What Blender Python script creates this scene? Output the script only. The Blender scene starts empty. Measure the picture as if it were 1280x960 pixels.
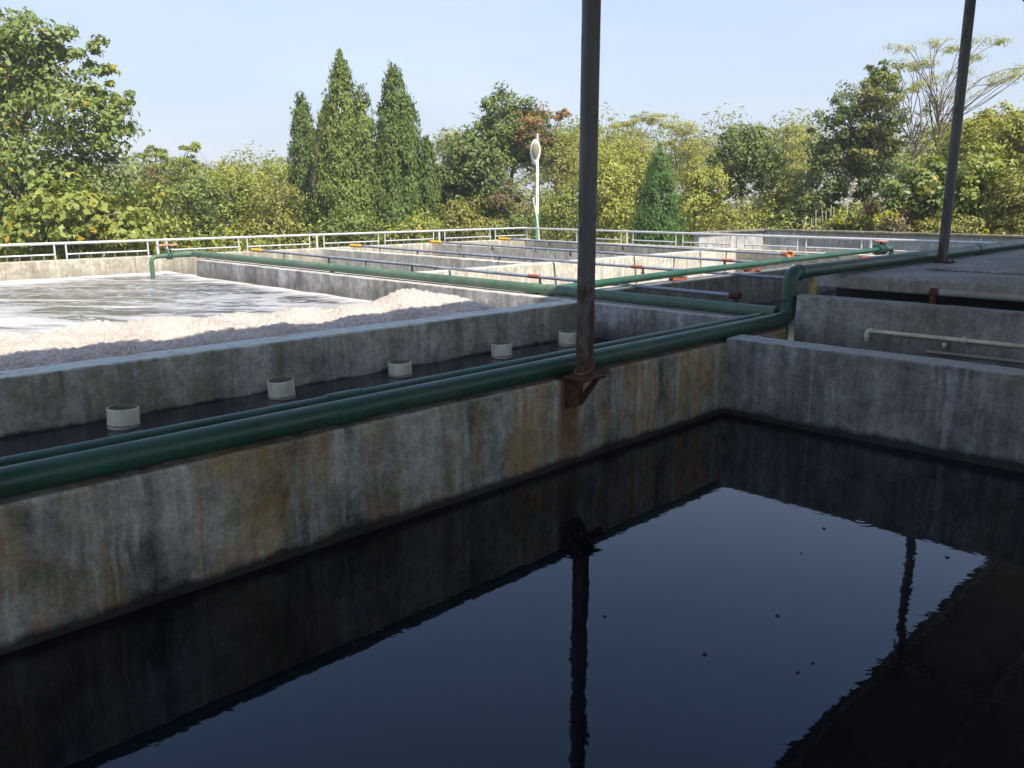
import bpy, math, random
import numpy as np
from mathutils import Vector

# ------------------------------------------------------------------ camera, sky, sun, exposure
scene = bpy.context.scene
F_PX, EYE = 1045.0, 1.5
PITCH = math.atan2(230.0, F_PX)
YAW = math.radians(44.7)          # heading of the camera, measured from the X axis
cam_d = bpy.data.cameras.new('camera')
cam_d.sensor_width = 36.0
cam_d.lens = F_PX / 1280.0 * 36.0
cam_d.clip_start = 0.05
cam_d.clip_end = 3000.0
cam = bpy.data.objects.new('camera', cam_d)
scene.collection.objects.link(cam)
cam.location = (0, 0, EYE)
cam.rotation_euler = (math.radians(90) - PITCH, 0, YAW - math.radians(90))
scene.camera = cam

SUN_EL, SUN_ROT = math.radians(52), math.radians(193)
to_sun = Vector((math.sin(SUN_ROT) * math.cos(SUN_EL), math.cos(SUN_ROT) * math.cos(SUN_EL), math.sin(SUN_EL)))
world = bpy.data.worlds.new('World')
scene.world = world
world.use_nodes = True
wn = world.node_tree
wn.nodes.clear()
sky = wn.nodes.new('ShaderNodeTexSky')
sky.sky_type = 'NISHITA'
sky.sun_disc = False
sky.sun_elevation = SUN_EL
sky.sun_rotation = SUN_ROT
sky.altitude = 50
sky.air_density = 1.0
sky.dust_density = 1.0
sky.ozone_density = 3.5
bg = wn.nodes.new('ShaderNodeBackground')
bg.inputs['Strength'].default_value = 0.141
wo = wn.nodes.new('ShaderNodeOutputWorld')
# thin autumn haze: whitens the sky towards the horizon all the way round, with faint cloud wisps
tc = wn.nodes.new('ShaderNodeTexCoord')
sep = wn.nodes.new('ShaderNodeSeparateXYZ')
wn.links.new(tc.outputs['Generated'], sep.inputs[0])
hz = wn.nodes.new('ShaderNodeValToRGB')
hz.color_ramp.interpolation = 'B_SPLINE'
e0, e1 = hz.color_ramp.elements
e0.position, e0.color = 0.0, (0.92, 0.92, 0.92, 1)
e1.position, e1.color = 0.23, (0.74, 0.74, 0.74, 1)
e2 = hz.color_ramp.elements.new(0.44)
e2.color = (0.12, 0.12, 0.12, 1)
wn.links.new(sep.outputs['Z'], hz.inputs[0])
mp = wn.nodes.new('ShaderNodeMapping')
mp.inputs['Scale'].default_value = (1.0, 1.0, 4.0)
wn.links.new(tc.outputs['Generated'], mp.inputs['Vector'])
cl = wn.nodes.new('ShaderNodeTexNoise')
cl.inputs['Scale'].default_value = 3.0
cl.inputs['Detail'].default_value = 7
wn.links.new(mp.outputs[0], cl.inputs['Vector'])
cr = wn.nodes.new('ShaderNodeValToRGB')
cr.color_ramp.elements[0].position, cr.color_ramp.elements[0].color = 0.45, (2.42, 2.66, 3.15, 1)
cr.color_ramp.elements[1].position, cr.color_ramp.elements[1].color = 0.75, (2.85, 3.02, 3.4, 1)
wn.links.new(cl.outputs['Fac'], cr.inputs[0])
mxs = wn.nodes.new('ShaderNodeMix')
mxs.data_type = 'RGBA'
wn.links.new(hz.outputs[0], mxs.inputs[0])
wn.links.new(sky.outputs[0], mxs.inputs[6])
wn.links.new(cr.outputs[0], mxs.inputs[7])
wn.links.new(mxs.outputs[2], bg.inputs[0])
wn.links.new(bg.outputs[0], wo.inputs[0])

sun_d = bpy.data.lights.new('sun', 'SUN')
sun_d.energy = 4.2
sun_d.angle = math.radians(0.55)
sun_d.color = (1.0, 0.93, 0.82)
sun = bpy.data.objects.new('sun', sun_d)
scene.collection.objects.link(sun)
sun.rotation_euler = (-to_sun).to_track_quat('-Z', 'Y').to_euler()
sun.location = (20, -30, 40)

scene.view_settings.view_transform = 'Standard'
scene.view_settings.look = 'None'
scene.view_settings.gamma = 1.0
scene.view_settings.exposure = 0.95
scene.view_settings.use_curve_mapping = False

scene.cycles.max_bounces = 7
scene.cycles.diffuse_bounces = 4
scene.cycles.caustics_reflective = False
scene.cycles.caustics_refractive = False
rnd = random.Random(7)
COL = scene.collection

# ------------------------------------------------------------------ where things stand
cp, sp = math.cos(PITCH), math.sin(PITCH)
sx, cx = math.sin(YAW), math.cos(YAW)

def spot(px, py, D):
    """point D metres ahead of the eye in the direction of a photo position"""
    u, v = px - 640.0, 480.0 - py
    f = F_PX * cp + v * sp
    k = D / f
    return np.array([(u * sx + f * cx) * k, (-u * cx + f * sx) * k, EYE + (v * cp - F_PX * sp) * k])

# ------------------------------------------------------------------ mesh helpers
class MB:
    def __init__(self):
        self.v, self.f, self.s = [], [], []

    def add(self, verts, faces, smooth=False):
        o = len(self.v)
        self.v.extend([tuple(map(float, p)) for p in verts])
        self.f.extend([tuple(i + o for i in q) for q in faces])
        self.s.extend([smooth] * len(faces))
        return self

    def box(self, x0, x1, y0, y1, z0, z1, c=0.0):
        """box with chamfered vertical profile when c > 0 (all edges)"""
        if c <= 0:
            v = [(x, y, z) for z in (z0, z1) for y in (y0, y1) for x in (x0, x1)]
            f = [(0, 2, 3, 1), (4, 5, 7, 6), (0, 1, 5, 4), (2, 6, 7, 3), (0, 4, 6, 2), (1, 3, 7, 5)]
            return self.add(v, f)
        def ring(d, z):
            a0, a1, b0, b1 = x0 + d, x1 - d, y0 + d, y1 - d
            return [(a0 + c, b0, z), (a1 - c, b0, z), (a1, b0 + c, z), (a1, b1 - c, z),
                    (a1 - c, b1, z), (a0 + c, b1, z), (a0, b1 - c, z), (a0, b0 + c, z)]
        v = ring(c, z0) + ring(0, z0 + c) + ring(0, z1 - c) + ring(c, z1)
        f = [tuple(range(7, -1, -1)), tuple(range(24, 32))]
        for r in range(3):
            for i in range(8):
                j = (i + 1) % 8
                f.append((r * 8 + i, r * 8 + j, r * 8 + 8 + j, r * 8 + 8 + i))
        return self.add(v, f)

    def tube(self, pts, r, n=16, caps=True, smooth=True):
        pts = [Vector(p) for p in pts]
        rs = r if isinstance(r, (list, tuple)) else [r] * len(pts)
        t0 = (pts[1] - pts[0]).normalized()
        up = Vector((0, 0, 1)) if abs(t0.z) < 0.9 else Vector((1, 0, 0))
        a = t0.cross(up).normalized()
        vs, prev = [], t0
        for i, p in enumerate(pts):
            t = (pts[min(i + 1, len(pts) - 1)] - pts[max(i - 1, 0)]).normalized()
            a = (a - t * a.dot(t)).normalized()
            b = t.cross(a)
            for k in range(n):
                th = 2 * math.pi * k / n
                q = p + (a * math.cos(th) + b * math.sin(th)) * rs[i]
                vs.append(q[:])
        fs = []
        for i in range(len(pts) - 1):
            for k in range(n):
                k2 = (k + 1) % n
                fs.append((i * n + k, i * n + k2, (i + 1) * n + k2, (i + 1) * n + k))
        self.add(vs, fs, smooth)
        if caps:
            self.add(vs[:n], [tuple(range(n - 1, -1, -1))])
            self.add(vs[-n:], [tuple(range(n))])
        return self

    def lathe(self, base, axis, prof, n=24, smooth=True):
        """prof: list of (radius, distance along axis)"""
        base, ax = Vector(base), Vector(axis).normalized()
        up = Vector((0, 0, 1)) if abs(ax.z) < 0.9 else Vector((1, 0, 0))
        a = ax.cross(up).normalized()
        b = ax.cross(a)
        vs, fs = [], []
        for r, d in prof:
            for k in range(n):
                th = 2 * math.pi * k / n
                vs.append((base + ax * d + (a * math.cos(th) + b * math.sin(th)) * r)[:])
        for i in range(len(prof) - 1):
            for k in range(n):
                k2 = (k + 1) % n
                fs.append((i * n + k2, i * n + k, (i + 1) * n + k, (i + 1) * n + k2))
        return self.add(vs, fs, smooth)

    def build(self, name, mat, parent=None):
        off = Vector(parent.location) if parent else Vector((0, 0, 0))
        if parent and parent.parent:
            off = off + Vector(parent.parent.location)
        me = bpy.data.meshes.new(name)
        me.from_pydata([(x - off.x, y - off.y, z - off.z) for x, y, z in self.v], [], self.f)
        me.polygons.foreach_set('use_smooth', self.s)
        me.update()
        return link(name, me, mat, parent)

def link(name, me, mat, parent=None):
    o = bpy.data.objects.new(name, me)
    if mat and not me.materials:
        me.materials.append(mat)
    COL.objects.link(o)
    if parent:
        o.parent = parent
    return o

def tag(o, label, cat, group=None):
    o['label'] = label
    o['category'] = cat
    if group:
        o['group'] = group
    return o

def struct(o, kind='structure'):
    o['kind'] = kind
    return o

def empty(name, loc, label, cat, group=None):
    o = bpy.data.objects.new(name, None)
    o.empty_display_size = 0.2
    COL.objects.link(o)
    o.location = loc
    return tag(o, label, cat, group)

def arc_path(pts, rad, seg=7):
    """polyline with rounded corners"""
    pts = [Vector(p) for p in pts]
    out = [pts[0]]
    for i in range(1, len(pts) - 1):
        a, b, c = pts[i - 1], pts[i], pts[i + 1]
        d1, d2 = (a - b).normalized(), (c - b).normalized()
        ang = d1.angle(d2)
        cut = rad / math.tan(ang / 2)
        p1, p2 = b + d1 * cut, b + d2 * cut
        cen = b + (d1 + d2).normalized() * (rad / math.sin(ang / 2))
        v1, v2 = p1 - cen, p2 - cen
        for k in range(seg + 1):
            t = k / seg
            w = v1.lerp(v2, t)
            w = w.normalized() * rad
            out.append(cen + w)
    out.append(pts[-1])
    return out

# ------------------------------------------------------------------ materials
def new_mat(name):
    m = bpy.data.materials.new(name)
    m.use_nodes = True
    nt = m.node_tree
    nt.nodes.clear()
    out = nt.nodes.new('ShaderNodeOutputMaterial')
    return m, nt, out

class NT:
    """short-hands for shader nodes"""
    def __init__(self, nt):
        self.nt = nt
        self.N, self.L = nt.nodes, nt.links

    def set(self, sock, val):
        if hasattr(val, 'is_output'):
            self.L.new(val, sock)
        else:
            sock.default_value = val

    def pos(self):
        return self.N.new('ShaderNodeNewGeometry').outputs['Position']

    def scale(self, vec, s, loc=(0, 0, 0), rot=(0, 0, 0)):
        n = self.N.new('ShaderNodeMapping')
        n.inputs['Scale'].default_value = s
        n.inputs['Location'].default_value = loc
        n.inputs['Rotation'].default_value = rot
        self.L.new(vec, n.inputs['Vector'])
        return n.outputs[0]

    def noise(self, vec, scale, detail=5, rough=0.55, dist=0.0):
        n = self.N.new('ShaderNodeTexNoise')
        n.inputs['Scale'].default_value = scale
        n.inputs['Detail'].default_value = detail
        n.inputs['Roughness'].default_value = rough
        n.inputs['Distortion'].default_value = dist
        self.L.new(vec, n.inputs['Vector'])
        return n.outputs['Fac']

    def ramp(self, fac, stops, interp='LINEAR'):
        n = self.N.new('ShaderNodeValToRGB')
        n.color_ramp.interpolation = interp
        e = n.color_ramp.elements
        while len(e) < len(stops):
            e.new(0.5)
        for el, (p, c) in zip(e, stops):
            el.position = p
            el.color = (c[0], c[1], c[2], 1) if not isinstance(c, (int, float)) else (c, c, c, 1)
        self.L.new(fac, n.inputs[0])
        return n.outputs[0]

    def mix(self, fac, a, b, mode='MIX'):
        n = self.N.new('ShaderNodeMix')
        n.data_type = 'RGBA'
        n.blend_type = mode
        self.set(n.inputs[0], fac)
        for s, v in ((n.inputs[6], a), (n.inputs[7], b)):
            self.set(s, v if hasattr(v, 'is_output') else (*v, 1) if len(v) == 3 else v)
        return n.outputs[2]

    def math(self, op, a, b=0.0, clamp=False):
        n = self.N.new('ShaderNodeMath')
        n.operation = op
        n.use_clamp = clamp
        self.set(n.inputs[0], a)
        self.set(n.inputs[1], b)
        return n.outputs[0]

    def xyz(self, vec):
        n = self.N.new('ShaderNodeSeparateXYZ')
        self.L.new(vec, n.inputs[0])
        return n.outputs

    def maprange(self, v, a, b, c=0.0, d=1.0):
        n = self.N.new('ShaderNodeMapRange')
        n.inputs['From Min'].default_value = a
        n.inputs['From Max'].default_value = b
        n.inputs['To Min'].default_value = c
        n.inputs['To Max'].default_value = d
        self.L.new(v, n.inputs[0])
        return n.outputs[0]

    def bump(self, h, strength, dist, normal=None):
        n = self.N.new('ShaderNodeBump')
        n.inputs['Strength'].default_value = strength
        n.inputs['Distance'].default_value = dist
        self.L.new(h, n.inputs['Height'])
        if normal:
            self.L.new(normal, n.inputs['Normal'])
        return n.outputs[0]

    def bsdf(self, color, rough=0.8, spec=0.3, normal=None, metal=0.0, **kw):
        n = self.N.new('ShaderNodeBsdfPrincipled')
        self.set(n.inputs['Base Color'], color if hasattr(color, 'is_output') else (*color, 1))
        self.set(n.inputs['Roughness'], rough)
        self.set(n.inputs['Specular IOR Level'], spec)
        self.set(n.inputs['Metallic'], metal)
        if normal:
            self.L.new(normal, n.inputs['Normal'])
        for k, v in kw.items():
            self.set(n.inputs[k.replace('_', ' ')], v)
        return n.outputs[0]

def concrete(name, dark, light, stain, stain_amt=0.5, drip=(0.45, 0.45, 0.42), drip_amt=0.5, wet_z=None, wet_h=0.1,
             seed=0.0, streak=2.2, rust_at=None, top_col=None, top_z=None, low=None):
    m, nt, out = new_mat(name)
    T = NT(nt)
    p = T.scale(T.pos(), (1, 1, 1), (seed * 3.1, seed * 1.7, seed * 0.6))
    wv = T.N.new('ShaderNodeTexNoise')
    wv.inputs['Scale'].default_value = 2.5
    wv.inputs['Detail'].default_value = 3
    T.L.new(p, wv.inputs['Vector'])
    warp = T.N.new('ShaderNodeVectorMath')
    warp.operation = 'MULTIPLY_ADD'
    T.L.new(wv.outputs['Color'], warp.inputs[0])
    warp.inputs[1].default_value = (0.09, 0.09, 0.2)
    T.L.new(p, warp.inputs[2])
    q = warp.outputs[0]
    st = T.noise(T.scale(q, (streak, streak, 0.32)), 1.0, 9, 0.70)
    bl = T.noise(q, 2.1, 9, 0.72)
    f = T.math('ADD', T.math('MULTIPLY', st, 0.45), T.math('MULTIPLY', bl, 0.55))
    col = T.ramp(f, [(0.40, dark), (0.58, light)])
    # coloured stains running down
    s2 = T.noise(T.scale(q, (streak * 0.8, streak * 0.8, 0.22), (5, 9, 3)), 1.0, 5, 0.6)
    s3 = T.noise(T.scale(q, (1, 1, 1), (15, 2, 8)), 1.1, 4, 0.6)
    sm = T.ramp(T.math('MULTIPLY', s2, T.math('ADD', s3, 0.5)), [(0.44, 0.0), (0.60, 1.0)])
    col = T.mix(T.math('MULTIPLY', sm, stain_amt), col, stain)
    # pale lime drips
    d = T.noise(T.scale(q, (9, 9, 0.5), (2, 4, 1)), 1.0, 4, 0.6)
    d2 = T.noise(T.scale(q, (1, 1, 1), (8, 8, 8)), 1.6, 3)
    dm = T.ramp(T.math('MULTIPLY', d, T.math('ADD', d2, 0.5)), [(0.54, 0.0), (0.68, 1.0)])
    col = T.mix(T.math('MULTIPLY', dm, drip_amt), col, drip)
    th = T.noise(T.scale(q, (26, 26, 0.55), (7, 3, 2)), 1.0, 3, 0.55)
    th2 = T.noise(T.scale(q, (1, 1, 1), (1, 18, 4)), 2.2, 3)
    thm = T.ramp(T.math('MULTIPLY', th, T.math('ADD', th2, 0.5)), [(0.62, 0.0), (0.70, 1.0)])
    col = T.mix(T.math('MULTIPLY', thm, drip_amt * 0.7), col, drip)
    dk = T.noise(T.scale(q, (13, 13, 0.6), (11, 5, 9)), 1.0, 5, 0.65)
    col = T.mix(1.0, col, T.ramp(dk, [(0.34, 0.74), (0.52, 1.0)]), 'MULTIPLY')
    # fine grain, pits
    g = T.noise(p, 38, 6, 0.7)
    col = T.mix(1.0, col, T.ramp(g, [(0.3, 0.72), (0.7, 1.22)]), 'MULTIPLY')
    g2 = T.noise(p, 9, 6, 0.7)
    col = T.mix(1.0, col, T.ramp(g2, [(0.32, 0.7), (0.62, 1.15)]), 'MULTIPLY')
    zz = T.xyz(p)
    x_, y_, z_ = T.xyz(T.pos())
    if low:                                  # grime that has climbed up from the liquid
        lowm = T.maprange(T.math('ADD', z_, T.math('MULTIPLY', T.math('SUBTRACT', bl, 0.5), 0.5)), low[0], low[1], 1.0, 0.0)
        col = T.mix(T.math('MULTIPLY', lowm, low[3]), col, low[2])
    if top_col:                              # separate tone on the top face
        tm = T.maprange(T.math('ADD', z_, T.math('MULTIPLY', T.math('SUBTRACT', g2, 0.5), 0.02)), top_z - 0.012, top_z - 0.004)
        col = T.mix(tm, col, T.mix(1.0, top_col, T.ramp(g2, [(0.3, 0.75), (0.65, 1.1)]), 'MULTIPLY'))
    if rust_at:
        for (rx, hw, z0, z1, amt) in rust_at:
            jit = T.math('MULTIPLY', T.math('SUBTRACT', st, 0.5), 0.28)
            dx = T.math('ABSOLUTE', T.math('ADD', T.math('SUBTRACT', x_, rx), jit))
            rm = T.math('MULTIPLY', T.maprange(dx, hw * 0.6, hw, 1.0, 0.0), T.maprange(z_, z0, z1, 0.55, 1.0))
            col = T.mix(T.math('MULTIPLY', rm, amt), col, T.ramp(g2, [(0.3, (0.11, 0.04, 0.015)), (0.65, (0.25, 0.11, 0.04))]))
    rough = 0.86
    if wet_z is not None:
        wob = T.math('MULTIPLY', T.math('SUBTRACT', T.noise(T.scale(p, (1, 1, 1)), 2.3, 6, 0.7), 0.5), 0.2)
        wm = T.maprange(T.math('ADD', z_, wob), wet_z + wet_h * 0.55, wet_z + wet_h, 1.0, 0.0)
        col = T.mix(T.math('MULTIPLY', wm, 0.9), col, (0.012, 0.012, 0.012))
        rough = T.maprange(wm, 0, 1, 0.86, 0.45)
    hgt = T.math('ADD', T.math('MULTIPLY', g, 0.35), T.math('ADD', T.math('MULTIPLY', g2, 0.5), T.math('MULTIPLY', st, 0.6)))
    nt.links.new(T.bsdf(col, rough, 0.3, T.bump(hgt, 0.55, 0.012)), out.inputs[0])
    return m

def paint(name, col, rough=0.4, var=0.25, dirt=None, dirt_amt=0.4, metal=0.0, bump=0.15, scale=6.0, spec=0.5):
    m, nt, out = new_mat(name)
    T = NT(nt)
    p = T.pos()
    n1 = T.noise(p, scale, 6, 0.65)
    c = T.mix(1.0, col, T.ramp(n1, [(0.3, 1 - var), (0.7, 1 + var)]), 'MULTIPLY')
    if dirt:
        d = T.noise(T.scale(p, (1, 1, 1), (3, 7, 1)), scale * 0.45, 7, 0.7)
        c = T.mix(T.math('MULTIPLY', T.ramp(d, [(0.48, 0.0), (0.66, 1.0)]), dirt_amt), c, dirt)
    r = T.maprange(n1, 0.3, 0.7, rough * 0.8, min(1.0, rough * 1.25))
    nt.links.new(T.bsdf(c, r, spec, T.bump(T.noise(p, scale * 8, 4), bump, 0.004), metal), out.inputs[0])
    return m

M = {}
M['wall_front'] = concrete('stained_concrete', (0.075, 0.074, 0.062), (0.46, 0.455, 0.39), (0.40, 0.265, 0.10), 0.75,
                           (0.55, 0.53, 0.46), 0.55, wet_z=-0.9, wet_h=0.12, seed=1, streak=2.6,
                           rust_at=[(5.60, 0.17, -0.8, -0.3, 1.0), (6.35, 0.12, -0.75, 0.0, 0.3)])
M['wall_cross'] = concrete('blue_grey_concrete', (0.14, 0.135, 0.125), (0.39, 0.38, 0.355), (0.21, 0.19, 0.15), 0.45,
                           (0.42, 0.43, 0.44), 0.6, wet_z=-0.9, wet_h=0.13, seed=2, streak=3.0, top_col=(0.45, 0.44, 0.41), top_z=-0.003)
M['wall_foam'] = concrete('mossy_concrete', (0.24, 0.24, 0.195), (0.56, 0.555, 0.47), (0.22, 0.215, 0.13), 0.7,
                          (0.42, 0.45, 0.42), 0.35, wet_z=-0.57, wet_h=0.07, seed=3, streak=2.4, top_col=(0.54, 0.54, 0.47), top_z=0.002)
M['wall_divider'] = concrete('grimy_concrete', (0.22, 0.21, 0.19), (0.48, 0.47, 0.44), (0.15, 0.13, 0.11), 0.55,
                             (0.5, 0.5, 0.47), 0.3, wet_z=-0.62, wet_h=0.05, seed=4, streak=1.8, top_col=(0.5, 0.46, 0.40), top_z=-0.002,
                             low=(-0.52, -0.12, (0.07, 0.06, 0.055), 0.85))
M['wall_far'] = concrete('bleached_concrete', (0.30, 0.27, 0.20), (0.52, 0.48, 0.38), (0.33, 0.28, 0.2), 0.5,
                         (0.65, 0.64, 0.58), 0.6, seed=5, streak=2.0, low=(-0.6, -0.02, (0.17, 0.15, 0.12), 0.75))
M['wall_cell'] = concrete('pale_patchy_concrete', (0.50, 0.45, 0.36), (0.66, 0.61, 0.50), (0.38, 0.34, 0.27), 0.5,
                          (0.7, 0.69, 0.64), 0.8, seed=6, streak=2.8)
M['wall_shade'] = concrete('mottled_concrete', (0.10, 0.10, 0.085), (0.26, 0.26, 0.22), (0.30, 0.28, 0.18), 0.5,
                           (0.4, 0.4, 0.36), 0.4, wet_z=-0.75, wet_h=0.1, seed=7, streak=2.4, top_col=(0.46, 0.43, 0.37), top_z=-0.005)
M['wall_pvc'] = concrete('plain_grey_concrete', (0.21, 0.205, 0.185), (0.39, 0.38, 0.35), (0.20, 0.17, 0.12), 0.45,
                         (0.3, 0.3, 0.3), 0.2, seed=8, streak=1.3, low=(-0.35, 0.05, (0.10, 0.09, 0.065), 0.5))
M['deck'] = concrete('deck_concrete', (0.27, 0.26, 0.235), (0.44, 0.43, 0.39), (0.34, 0.28, 0.2), 0.5,
                     (0.36, 0.37, 0.38), 0.4, seed=9, streak=1.1)
M['boundary'] = concrete('whitewashed_wall', (0.30, 0.29, 0.28), (0.56, 0.55, 0.53), (0.33, 0.29, 0.24), 0.5,
                         (0.66, 0.65, 0.63), 0.5, seed=10, streak=1.2)
M['coping'] = concrete('weathered_coping', (0.12, 0.10, 0.08), (0.26, 0.22, 0.17), (0.14, 0.12, 0.08), 0.6, seed=11)
M['walk'] = concrete('walkway_concrete', (0.22, 0.21, 0.19), (0.36, 0.35, 0.31), (0.2, 0.18, 0.13), 0.5, seed=12)
M['bounce_slab'] = concrete('bounce_slab_concrete', (0.36, 0.34, 0.29), (0.50, 0.47, 0.40), (0.3, 0.26, 0.2), 0.4, seed=13)
M['green'] = paint('green_pipe_paint', (0.02, 0.078, 0.047), 0.42, 0.3, (0.075, 0.105, 0.08), 0.55, scale=3.0)
M['green_faded'] = paint('faded_green_pipe_paint', (0.065, 0.125, 0.075), 0.5, 0.22, (0.16, 0.19, 0.13), 0.5, scale=3.0)
M['green_deep'] = paint('dark_green_pipe_paint', (0.025, 0.06, 0.055), 0.4, 0.3, (0.08, 0.1, 0.1), 0.4, scale=3.0)
M['grey_pipe'] = paint('galvanised_pipe', (0.30, 0.32, 0.36), 0.45, 0.25, (0.16, 0.12, 0.1), 0.4, metal=0.3, scale=5)
M['pvc'] = paint('cream_pvc', (0.70, 0.655, 0.49), 0.42, 0.12, (0.25, 0.22, 0.15), 0.5, scale=7)
M['slime_shade'] = paint('slimed_shaded_pvc', (0.16, 0.15, 0.075), 0.7, 0.3, (0.06, 0.06, 0.04), 0.6, scale=9)  # olive slime, darkened to put the shade inside the stubs into the colour
M['pvc_yellow'] = paint('yellowed_pvc', (0.42, 0.34, 0.11), 0.5, 0.2, (0.2, 0.12, 0.05), 0.5, scale=8)
M['pvc_grey'] = paint('dusty_pvc', (0.34, 0.33, 0.28), 0.5, 0.15, (0.2, 0.18, 0.13), 0.5, scale=5)
M['steel'] = paint('stainless_rail', (0.70, 0.69, 0.69), 0.38, 0.1, (0.45, 0.43, 0.4), 0.25, metal=0.45, scale=4)
M['steel_dull'] = paint('dull_steel', (0.38, 0.37, 0.36), 0.5, 0.2, (0.2, 0.17, 0.13), 0.5, metal=0.5, scale=6)
M['rust'] = paint('rusted_steel', (0.12, 0.05, 0.028), 0.85, 0.45, (0.05, 0.03, 0.025), 0.6, scale=9, bump=0.4, spec=0.2)
M['red'] = paint('red_valve_paint', (0.28, 0.075, 0.05), 0.5, 0.25, (0.2, 0.07, 0.04), 0.5, scale=9)
M['salmon'] = paint('faded_red_paint', (0.55, 0.22, 0.17), 0.6, 0.2, (0.35, 0.16, 0.12), 0.4, scale=9)
M['brick'] = paint('red_brick', (0.36, 0.13, 0.075), 0.9, 0.35, (0.2, 0.09, 0.06), 0.5, scale=14, bump=0.5, spec=0.2)
M['yellow'] = paint('yellow_cap', (0.75, 0.42, 0.02), 0.45, 0.12, (0.4, 0.25, 0.05), 0.4, scale=10)
M['orange'] = paint('orange_cap', (0.45, 0.16, 0.04), 0.5, 0.2, (0.3, 0.1, 0.04), 0.5, scale=10)
M['white_paint'] = paint('white_lamp_paint', (0.78, 0.77, 0.74), 0.45, 0.06, (0.5, 0.46, 0.38), 0.4, scale=5)
M['lamp_green'] = paint('lamp_base_green', (0.05, 0.30, 0.16), 0.45, 0.2, (0.2, 0.3, 0.2), 0.4, scale=5)
M['lens'] = paint('dusty_lens', (0.27, 0.25, 0.16), 0.25, 0.2, (0.25, 0.22, 0.15), 0.5, scale=6)
M['dark'] = paint('void_shade_concrete', (0.03, 0.03, 0.03), 0.9, 0.3, scale=3)  # near-black colour stands in for the shade under the deck slab
M['roof'] = paint('roof_sheet', (0.27, 0.27, 0.26), 0.6, 0.15, (0.08, 0.05, 0.03), 0.4, metal=0.2, scale=2)
M['speck'] = paint('dark_speck', (0.02, 0.018, 0.015), 0.7, 0.2, scale=20)
M['wire'] = paint('rusty_wire', (0.3, 0.13, 0.06), 0.7, 0.3, scale=20)
M['dry_stick'] = paint('dry_wood', (0.55, 0.5, 0.4), 0.8, 0.2, (0.35, 0.3, 0.2), 0.4, scale=10, spec=0.2)
M['bark'] = paint('bark', (0.13, 0.10, 0.075), 0.9, 0.4, (0.06, 0.05, 0.04), 0.5, scale=8, bump=0.6, spec=0.15)
M['bark_pale'] = paint('pale_bark', (0.24, 0.2, 0.15), 0.9, 0.3, (0.12, 0.1, 0.08), 0.5, scale=8, bump=0.6, spec=0.15)

# peeling paint on the roof posts
def peeling():
    m, nt, out = new_mat('peeling_post_paint')
    T = NT(nt)
    p = T.pos()
    q = T.scale(p, (1, 1, 0.35))
    n = T.noise(q, 15, 8, 0.72, 0.2)
    x_, y_, z_ = T.xyz(p)
    nv = T.xyz(T.N.new('ShaderNodeNewGeometry').outputs['Normal'])
    low = T.maprange(z_, -0.1, 1.1, 0.22, -0.04)
    side = T.math('MULTIPLY', T.math('ABSOLUTE', T.math('ADD', T.math('MULTIPLY', nv[0], 0.7), T.math('MULTIPLY', nv[1], -0.7))), 0.13)
    f = T.ramp(T.math('ADD', T.math('ADD', n, low), side), [(0.64, 0.0), (0.67, 1.0)])
    rust = T.ramp(T.noise(p, 25, 6, 0.7), [(0.3, (0.035, 0.02, 0.015)), (0.6, (0.10, 0.045, 0.025)), (0.8, (0.2, 0.11, 0.07))])
    col = T.mix(f, T.mix(1.0, (0.085, 0.088, 0.088), T.ramp(T.noise(q, 4, 5), [(0.3, 0.75), (0.7, 1.15)]), 'MULTIPLY'), rust)
    nt.links.new(T.bsdf(col, T.maprange(f, 0, 1, 0.45, 0.9), 0.4, T.bump(T.math('ADD', n, T.math('MULTIPLY', f, -0.5)), 0.5, 0.004)), out.inputs[0])
    return m
M['post'] = peeling()

def black_water():
    m, nt, out = new_mat('black_water')
    T = NT(nt)
    p = T.pos()
    n1 = T.noise(T.scale(p, (1.0, 1.0, 1), rot=(0, 0, -YAW)), 5.5, 3, 0.5, 0.4)
    n2 = T.noise(T.scale(p, (1, 1, 1), (4, 2, 0)), 1.4, 2, 0.5)
    # the ring left by a rising bubble
    cxp = T.scale(p, (1, 1, 1), (-RING[0], -RING[1], 0))
    v = T.xyz(cxp)
    rr = T.math('SQRT', T.math('ADD', T.math('MULTIPLY', v[0], v[0]), T.math('MULTIPLY', v[1], v[1])))
    ring = T.math('MULTIPLY', T.math('SINE', T.math('MULTIPLY', rr, 95.0)), T.maprange(rr, 0.04, 0.2, 1.0, 0.0))
    h = T.math('ADD', T.math('ADD', n1, T.math('MULTIPLY', n2, 1.2)), T.math('MULTIPLY', ring, 0.16))
    dust = T.noise(p, 60, 3, 0.6)
    col = T.mix(T.ramp(dust, [(0.62, 0.0), (0.8, 0.5)]), (0.0022, 0.0028, 0.0065), (0.009, 0.011, 0.020))
    nt.links.new(T.bsdf(col, 0.02, 0.5, T.bump(h, 0.042, 0.02), IOR=1.5, Specular_Tint=(0.60, 0.76, 1.0, 1.0)), out.inputs[0])
    return m

def ring_point():
    a = spot(1075, 650, 1.0) - np.array([0, 0, EYE])
    t = (-0.88 - EYE) / a[2]
    return a[0] * t, a[1] * t
RING = ring_point()
M['water'] = black_water()

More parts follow.
